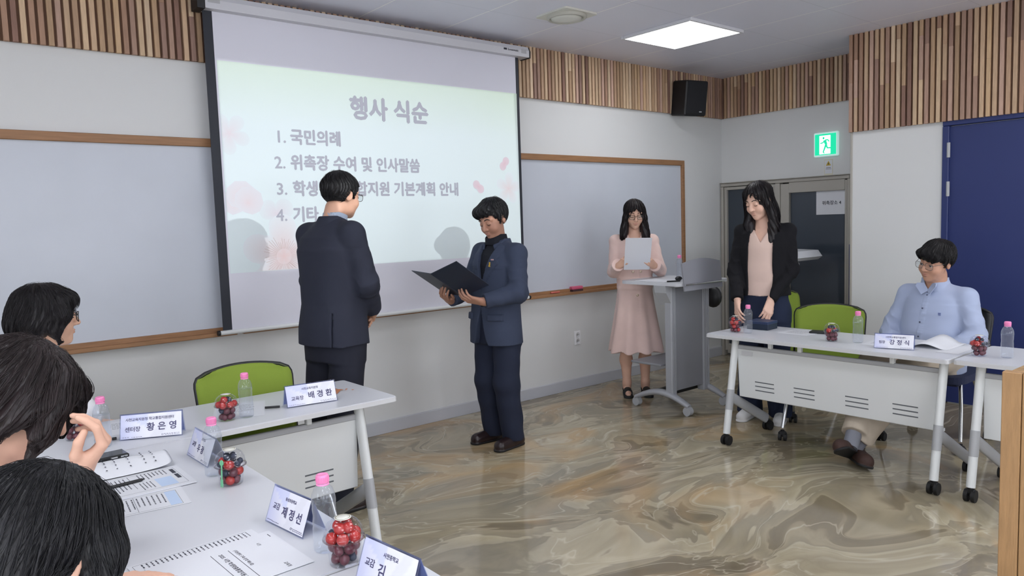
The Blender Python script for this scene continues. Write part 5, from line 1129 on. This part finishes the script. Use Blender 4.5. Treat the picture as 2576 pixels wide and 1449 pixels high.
def make_cup():
    o = empty('fruit_cup', (0, 0, 0), 0, 'cup', 'fruit cup', 'clear domed fruit cups')
    MB().lathe([(0, .001), (.032, .001), (.0345, .004), (.0375, .03), (.0415, .058), (.0415, .060)], 32).build('cup_base', M_cup, o)
    mb = MB(); mb.lathe([(.0415, .060), (.0475, .0605), (.0478, .0635), (.0445, .065), (.0455, .072), (.043, .084), (.036, .097), (.027, .1045), (.0205, .1065), (.0205, .108), (0, .108)], 32); lid = mb.build('dome_lid', M_cup, o)
    mb = MB(); mb.lathe([(.0425, .0588), (.0482, .0592), (.0484, .0612), (.0425, .0618)], 32); mb.build('rim', clear_mat('rim_plastic', (240, 232, 234), 1.6, .9, .08), o)
    mb = MB(); mb.lathe([(.0195, .1084), (.0195, .1092), (0, .1094)], 28); lb = mb.build('lid_label', mat('label_cream', (222, 222, 214), .5), lid)
    mb = MB(); mb.lathe([(.0172, .1094), (.0172, .1097), (.0158, .1097), (.0158, .1094)], 28); mb.build('label_ring', mat('label_ring_olive', (150, 146, 120), .5), lb); return o
CT = make_cup(); firstc = [True]
def cup(x, y, label, where, n=(6, 6, 6, 4), rz=0):
    if firstc[0]: firstc[0] = False; c = CT; c.location = (x, y, TZ); c['label'] = label
    else: c = clone(CT, (x, y, TZ), rz, label, 'clear domed fruit cups')
    R0 = [.0200, .0245, .0295, .0135]; Z0 = [.0165, .0410, .0665, .0865]
    for L in range(4):
        for k in range(n[L]):
            kind = 'grape' if L < 2 and random.random() < .8 else random.choice(['cherry_tomato', 'cherry_tomato', 'blueberry'] if L == 2 else ['blueberry', 'cherry_tomato', 'blueberry'])
            t = 2*PI*(k+random.uniform(-.06, .06))/n[L]+L*.5+x*7; r = R0[L]; f = bpy.data.objects.new(kind, FM_[kind]); COL.objects.link(f)
            f.location = (x+r*math.cos(t), y+r*math.sin(t), TZ+Z0[L]+random.uniform(-.001, .001)); f.rotation_euler = (random.uniform(-.9, .9), random.uniform(-.9, .9), t)
            if kind == 'grape': f.scale = (.92, .92, .92)
            tag(f, {'cherry_tomato': 'red cherry tomato', 'blueberry': 'dark blueberry', 'grape': 'purple red grape'}[kind]+' in the fruit cup '+where, kind.replace('_', ' '), {'cherry_tomato': 'cherry tomatoes', 'blueberry': 'blueberries', 'grape': 'grapes'}[kind]+' in the fruit cup '+where)
    f = None
    if n[0] > 5:
        for kk, zz in (('cherry_tomato', .0915),):
            f = bpy.data.objects.new(kk, FM_[kk]); COL.objects.link(f); f.location = (x, y, TZ+.058); tag(f, 'red cherry tomato in the fruit cup '+where, 'cherry tomato', 'cherry tomatoes in the fruit cup '+where)
    return c
cup(.752, 1.545, 'domed fruit cup nearest the camera, at the near table edge', 'nearest the camera')
cup(.751, 2.290, 'domed fruit cup with a green plastic fork inside its lid', 'with the green fork')
cup(1.015, 3.095, 'domed fruit cup left of the bottle in front of the left green chair', 'in front of the left green chair')
cup(.490, 3.246, 'domed fruit cup seen through the raised hand at the left', 'behind the raised hand', n=(5, 6, 6, 3))
cup(4.302, 2.860, 'domed fruit cup at the left end of the right table', 'at the left end of the right table', n=(5, 6, 6, 3))
cup(4.331, 2.210, 'domed fruit cup in front of the green chair on the right table', 'in front of the right green chair', n=(5, 6, 6, 3))
cup(4.345, 1.418, 'domed fruit cup just past the joint of the right tables', 'past the joint of the right tables', n=(5, 6, 6, 3))
Mk = frame_M((.7115, 2.2575, TZ+.006), (.45, -.9, 0), (.06, .05, 1)); mb = MB(); mb.col = None
mb.box((0, .038, 0), (.0045, .066, .0016), 0, Mk); mb.box((-.0035, .012, 0), (.0022, .024, .0016), 0, Mk); mb.box((.0035, .012, 0), (.0022, .024, .0016), 0, Mk); mb.prism([(.0075*math.cos(a), .074+.0085*math.sin(a)) for a in [2*PI*k/14 for k in range(14)]], -.001, .001, 0, Mk)
tag(mb.build('plastic_fork', mat('mint_green_plastic', (120, 196, 150), .35)), 'small mint green plastic fork standing in the second fruit cup', 'fork')

# name cards
M_card_ = mat('printed_card', (232, 232, 242), .5, attr=True)
def card(a, b, label, lines, h=.098):
    a = Vector((*a, TZ+.0005)); b = Vector((*b, TZ+.0005)); ex = (b-a).normalized(); L = (b-a).length; bk = Vector((0, 0, 1)).cross(ex); bk = bk if True else bk
    up = (Vector((0, 0, 1))*math.cos(.36)+bk*math.sin(.36)).normalized(); o = empty('name_card', a, 0, label, 'name card', 'acrylic name cards'); O = Vector((0, 0, 0))
    F = frame_M(O, ex, up); top = up*h; base2 = bk*(2*math.sin(.36)*h); up2 = (top-base2).normalized(); B = frame_M(base2, ex, up2)
    mb = MB(); mb.box((L/2, h/2, 0), (L, h, .0016), 0, F); mb.box((L/2, h/2, -.0), (L, h, .0016), 0, B); mb.tube([top, top+ex*L], .0016, 6); mb.build('acrylic_stand', M_acr, o)
    mb = MB(); v = []; c = []; NX, NY = 24, 12
    for j in range(NY+1):
        for i in range(NX+1):
            p, q = i/NX, j/NY; v.append(tuple(F @ Vector((.004+p*(L-.008), .004+q*(h-.008), .0012)))); w1 = np.array((196, 200, 232.)); w2 = np.array((228, 229, 238.)); w3 = np.array((176, 184, 228.))
            t = min(1, max(0, (p+.12*q)/.42)); col = w1*(1-t)+w2*t
            if q+p*1.3 > 1.0 and p < .45: col = col*.5+w3*.5*1.05
            if abs(p-.55-.3*q) < .09: col = col*.97
            c.append(lin(np.clip(col, 0, 255)))
    f = [(j*(NX+1)+i, j*(NX+1)+i+1, (j+1)*(NX+1)+i+1, (j+1)*(NX+1)+i) for j in range(NY) for i in range(NX)]; mb.add(v, f); mb.c = c
    ins = mb.build('printed_insert', M_card_, o, color=True)
    mb = MB(); mb.box((L/2, h/2, -.0014), (L-.008, h-.008, .0004), 0, B); mb.build('back_insert', mat('card_back', (176, 186, 216), .5), o)
    mb = MB()
    for s, u, v_, size, bold, sp in lines:
        vv, ff = text_mb(s, size, bold=bold, depth=.0003, spacing=sp); mb.add(vv, ff, 0, False, F @ Matrix.Translation((u*L, v_*h, .0018)))
    for u0, u1, vv in ((.05, .16, .10), (.19, .36, .09), (.70, .95, .125), (.72, .94, .085)):
        u = u0
        while u < u1: d = random.uniform(.012, .03); mb.box(((u+d/2)*L, vv*h, .0018), (d*L, .0014, .0003), 0, F); u += d+.014
    mb.tube([F @ Vector((.675*L+.003*math.cos(t), .11*h+.003*math.sin(t), .0018)) for t in [2*PI*k/10 for k in range(11)]], .0005, 4)
    mb.build('lettering', M_inkp, ins); return o
N_ = lambda t, u=.36, sz=.029: (t, u, .32, sz, .03, 1.0)
card((.712, 1.922), (.735, 1.737), 'name card in the middle foreground, left of the nearest water bottle', [('동성초등학교', .38, .72, .0098, .02, .95), ('교감', .11, .42, .0185, .02, .95), N_('제 정 선')])
card((.741, 2.706), (.747, 2.500), 'name card half hidden behind a water bottle on the near left table', [('초등학교', .45, .72, .0098, .02, .95), ('교장', .11, .42, .0185, .02, .95), N_('우 광')])
card((.608, 3.085), (.809, 2.989), 'name card at the far left, right of the raised hand', [('사천교육지원청 학교통합지원센터', .09, .72, .0128, .02, .92), ('센터장', .08, .32, .0205, .02, .95), N_('황 은 영', .42, .033)])
card((1.273, 3.095), (1.498, 3.063), 'name card at the far left table end below the man in the dark suit', [('사천교육지원청', .32, .72, .0120, .02, .95), ('교육장', .10, .30, .0205, .02, .95), N_('배 경 환', .43, .033)])
card((.728, 1.452), (.750, 1.262), 'name card cut off by the bottom edge of the photo', [('사천중학교', .40, .72, .0115, .02, .95), ('교감', .11, .42, .0190, .02, .95), N_('김')])
card((4.24, 1.917), (4.298, 1.722), 'name card on the right table in front of the man in the blue shirt', [('사천학교통합지원센터', .28, .72, .0115, .02, .95), ('팀장', .12, .36, .0180, .02, .95), N_('강 정 식', .38, .031)], h=.088)

# papers
def sheet(name, label, o0, ang, w_, h_, marks, z=0.0, th=.0006, group=None):
    """o0 = top left corner, ang = direction of the text in degrees"""
    a = math.radians(ang); ex = Vector((math.cos(a), math.sin(a), 0)); up = Vector((-ex.y, ex.x, 0)); F = frame_M((0, 0, 0), ex, up); o = MB().box((w_/2, -h_/2, th/2), (w_, h_, th), 0, F).build(name, M_paper)
    o.location = (*o0, TZ+.0004+z); tag(o, label, 'paper', group); mk = {}
    for kind, *p in marks:
        m = mk.setdefault('b' if kind.endswith('_b') else 'k', MB())
        if kind.startswith('rect'): x, y, a_, b_ = p; m.box((x+a_/2, -y-b_/2, th+.0001), (a_, b_, .0001), 0, F)
        elif kind.startswith('text'): s, x, y, size, bold = p; v, f = text_mb(s, size, bold=bold, depth=.0001); m.add(v, f, 0, False, F @ Matrix.Translation((x, -y, th+.00015)))
        elif kind.startswith('block'):
            x, y, a_, rows, pitch, hh = p
            for r in range(rows):
                u = x
                while u < x+a_*random.uniform(.7, 1): d = random.uniform(.004, .013); m.box((u+d/2, -y-r*pitch, th+.0001), (d, hh, .0001), 0, F); u += d+.003
        elif kind.startswith('frame'):
            x, y, a_, b_ = p
            for cx, cy, dx, dy in ((x+a_/2, y, a_, .0008), (x+a_/2, y+b_, a_, .0008), (x, y+b_/2, .0008, b_), (x+a_, y+b_/2, .0008, b_)): m.box((cx, -cy, th+.0001), (dx, dy, .0001), 0, F)
    for k, m in mk.items(): m.build('print' if k == 'k' else 'tinted_print', M_ink if k == 'k' else M_inkb, o)
    return o
sheet('paper_sheet', 'printed sheet under the clear file, its table of text showing along the left edge', (.664, 1.895), -87, .245, .30, [('frame', .008, .02, .20, .27), ('block', .012, .03, .05, 24, .0105, .0035), ('rect', .012, .02, .10, .0012)], 0)
sheet('document_file', 'title page of a document lying in front of the woman nearest the camera', (.692, 1.848), -88, .25, .30, [('text', '2025. 사천 학생맞춤통합지원 기본 계획', .055, .150, .0125, .03), ('rect', .045, .122, .19, .0014), ('rect', .045, .164, .19, .0014), ('text', '(지원센터 구축·운영 매뉴얼)', .055, .114, .0095, .02), ('text', '사천', .055, .058, .010, 0), ('text', '교육청', .205, .055, .011, .02), ('rect', .020, .012, .02, .002)], .0012, .0012)
sheet('paper_sheet', 'printed form sheet lying nearest under the booklet on the left table', (.632, 2.425), -96, .215, .30, [('frame', .07, .02, .135, .24), ('rect_b', .072, .022, .13, .03), ('block', .08, .06, .11, 14, .0135, .0035), ('rect', .07, .135, .135, .001), ('rect', .07, .19, .135, .001)], 0)
bk = sheet('booklet', 'open printed booklet with a curled-over page on the near left table', (.675, 2.592), -90, .215, .30, [('rect', .03, .022, .05, .012), ('rect', .09, .022, .05, .012), ('rect_b', .10, .045, .09, .05), ('block', .02, .05, .06, 8, .011, .0035), ('block', .11, .11, .08, 4, .010, .003), ('rect', .02, .155, .14, .0014), ('block', .03, .17, .15, 9, .0115, .0035), ('frame', .015, .018, .18, .25)], .0015, .004)
mb = MB(); pts = [(2.588, .006), (2.62, .022), (2.66, .036), (2.70, .038), (2.735, .026), (2.742, .010), (2.72, .004)]; v = []; f = []
for i, (y, z) in enumerate(pts): v += [(-.315, y-2.592, z), (.008, y-2.592, z)]
for i in range(len(pts)-1): f.append((2*i, 2*i+1, 2*i+3, 2*i+2))
mb.add(v, f, 0, True); cp = mb.build('curled_page', M_paper, bk); cp.modifiers.new('thick', 'SOLIDIFY').thickness = .0012; sb_ = cp.modifiers.new('smooth', 'SUBSURF'); sb_.levels = 2; sb_.render_levels = 2
mb = MB()
for x in (-.27, -.245, -.20, -.17, -.13, -.085, -.055):
    for k in range(5):
        y0, z0 = pts[1+k//2]; y1, z1 = pts[2+k//2]; t = .5*(k % 2)+.1; L = random.uniform(.006, .013); mb.box((x, y0+(y1-y0)*t-2.592, z0+(z1-z0)*t+.0028), (.004, L, .0003), 0)
mb.build('print', M_ink, bk)
def dev(name, label, cat, c, rz, d, m, extra=None):
    o = empty(name, c, rz, label, cat); MB().box((0, 0, d[2]/2), d, bev=min(.004, d[2]*.3)).build('case', m, o)
    if extra: extra(o)
    return o
def btn(o):
    for x in (.03, .062): mb = MB(); mb.box((x, -.0385, .009), (.022, .003, .005), bev=.001); mb.build('side_button', M_grey_pl, o)
    MB().box((0, 0, .0163), (.148, .068, .0006)).build('screen', mat('phone_screen', (28, 30, 34), .12), o)
dev('mobile_phone', 'thick black phone with silver side buttons on the left table beside the curled booklet', 'phone', (.505, 2.862, TZ+.0004), .06, (.158, .075, .016), M_black, btn)
mb = MB(); mb.tube([(.435, 2.489, TZ+.0115), (.545, 2.500, TZ+.0115)], .005, 8); mb.tube([(.545, 2.500, TZ+.0115), (.556, 2.501, TZ+.0115)], [.005, .001], 8); tag(mb.build('ballpoint_pen', M_black), 'black pen lying across the open booklet', 'pen')
mb = MB(); mb.tube([(.545, 3.12, TZ+.006), (.605, 3.115, TZ+.006)], .0055, 8); tag(mb.build('ballpoint_pen', M_black), 'black pen behind the far left name card', 'pen')
sheet('paper_sheet', 'white sheets beside the far left name card at the end of the table', (1.07, 3.40), -22, .21, .29, [('block', .03, .05, .14, 10, .014, .003)], 0)
sheet('paper_sheet', 'white sheet in front of the short-haired woman', (.62, 3.43), -10, .20, .24, [('block', .03, .04, .14, 8, .014, .003)], 0)
mb = MB(); mb.tube([(1.20, 3.16, TZ+.0065), (1.255, 3.13, TZ+.0065)], .005, 8); tag(mb.build('ballpoint_pen', M_black), 'black pen left of the name card below the man in the dark suit', 'pen')
lf = sheet('leaflet', 'dark green and orange leaflet behind the far left name card', (1.53, 3.34), -40, .10, .16, [], 0, .003); lf.data.materials[0] = mat('leaflet_green', (36, 66, 58), .4)
mb = MB(); mb.box((.06, -.06, .0036), (.12, .10, .0008), 0, Matrix.Rotation(-.7, 4, 'Z')); 
for k in range(9): mb.sphere((.02+.012*k, -.02-.014*k+.02*math.sin(k*2), .004), (.006, .006, .0012), n=8)
mb.build('orange_picture', mat('leaflet_orange', (196, 130, 92), .5), lf)
# right table
o = empty('presentation_box', (4.535, 2.805, TZ), .05, 'navy presentation box under the hands of the woman in the black cardigan', 'box')
MB().box((0, 0, .022), (.13, .155, .043), bev=.002).build('tray', M_fold, o); MB().box((0, 0, .0475), (.134, .159, .02), bev=.003).build('lid', mat('navy_box_board', (42, 56, 88), .5), o)
dev('mobile_phone', 'black phone in a folded case left of the middle fruit cup on the right table', 'phone', (4.585, 2.40, TZ+.0012), .25, (.085, .15, .012), M_black)
sheet('paper_sheet', 'white sheets under the black phone on the right table', (4.64, 2.62), -92, .21, .22, [('block', .03, .05, .14, 8, .016, .003)], 0)
sheet('paper_sheet', 'white printed sheet left of the right-hand name card', (4.56, 2.05), -84, .17, .25, [('block', .03, .05, .12, 9, .016, .003)], 0)
mb = MB(); mb.tube([(4.47, 1.99, TZ+.007), (4.55, 2.02, TZ+.007)], .0045, 8); tag(mb.build('ballpoint_pen', M_black), 'dark pen on the sheet beside the right-hand name card', 'pen')
mb = MB(); v = []; f = []; nx_ = 10
for i in range(nx_+1):
    t = i/nx_; z = .004+.052*math.sin(PI*min(1, t*1.15))**1.2*(1-t*.45)
    for j in range(5): q = j/4; v.append((-.13+.27*q, .09-.20*t, z*(.55+.45*q)))
f = [(i*5+j, (i+1)*5+j, (i+1)*5+j+1, i*5+j+1) for i in range(nx_) for j in range(4)]; mb.add(v, f, 0, True); o = tag(mb.build('booklet', M_paper), 'white booklet with a bulging page in front of the man in the blue shirt', 'booklet'); o.location = (4.53, 1.70, TZ+.001); o.modifiers.new('thick', 'SOLIDIFY').thickness = .002
sheet('paper_sheet', 'white sheet at the right end of the main right table', (4.60, 1.62), -90, .11, .28, [], 0)
mb = MB(); mb.tube([(4.55, 1.235, TZ+.0065), (4.60, 1.14, TZ+.0065)], .0055, 8); tag(mb.build('ballpoint_pen', M_black), 'black pen beside the bottle at the right edge', 'pen')
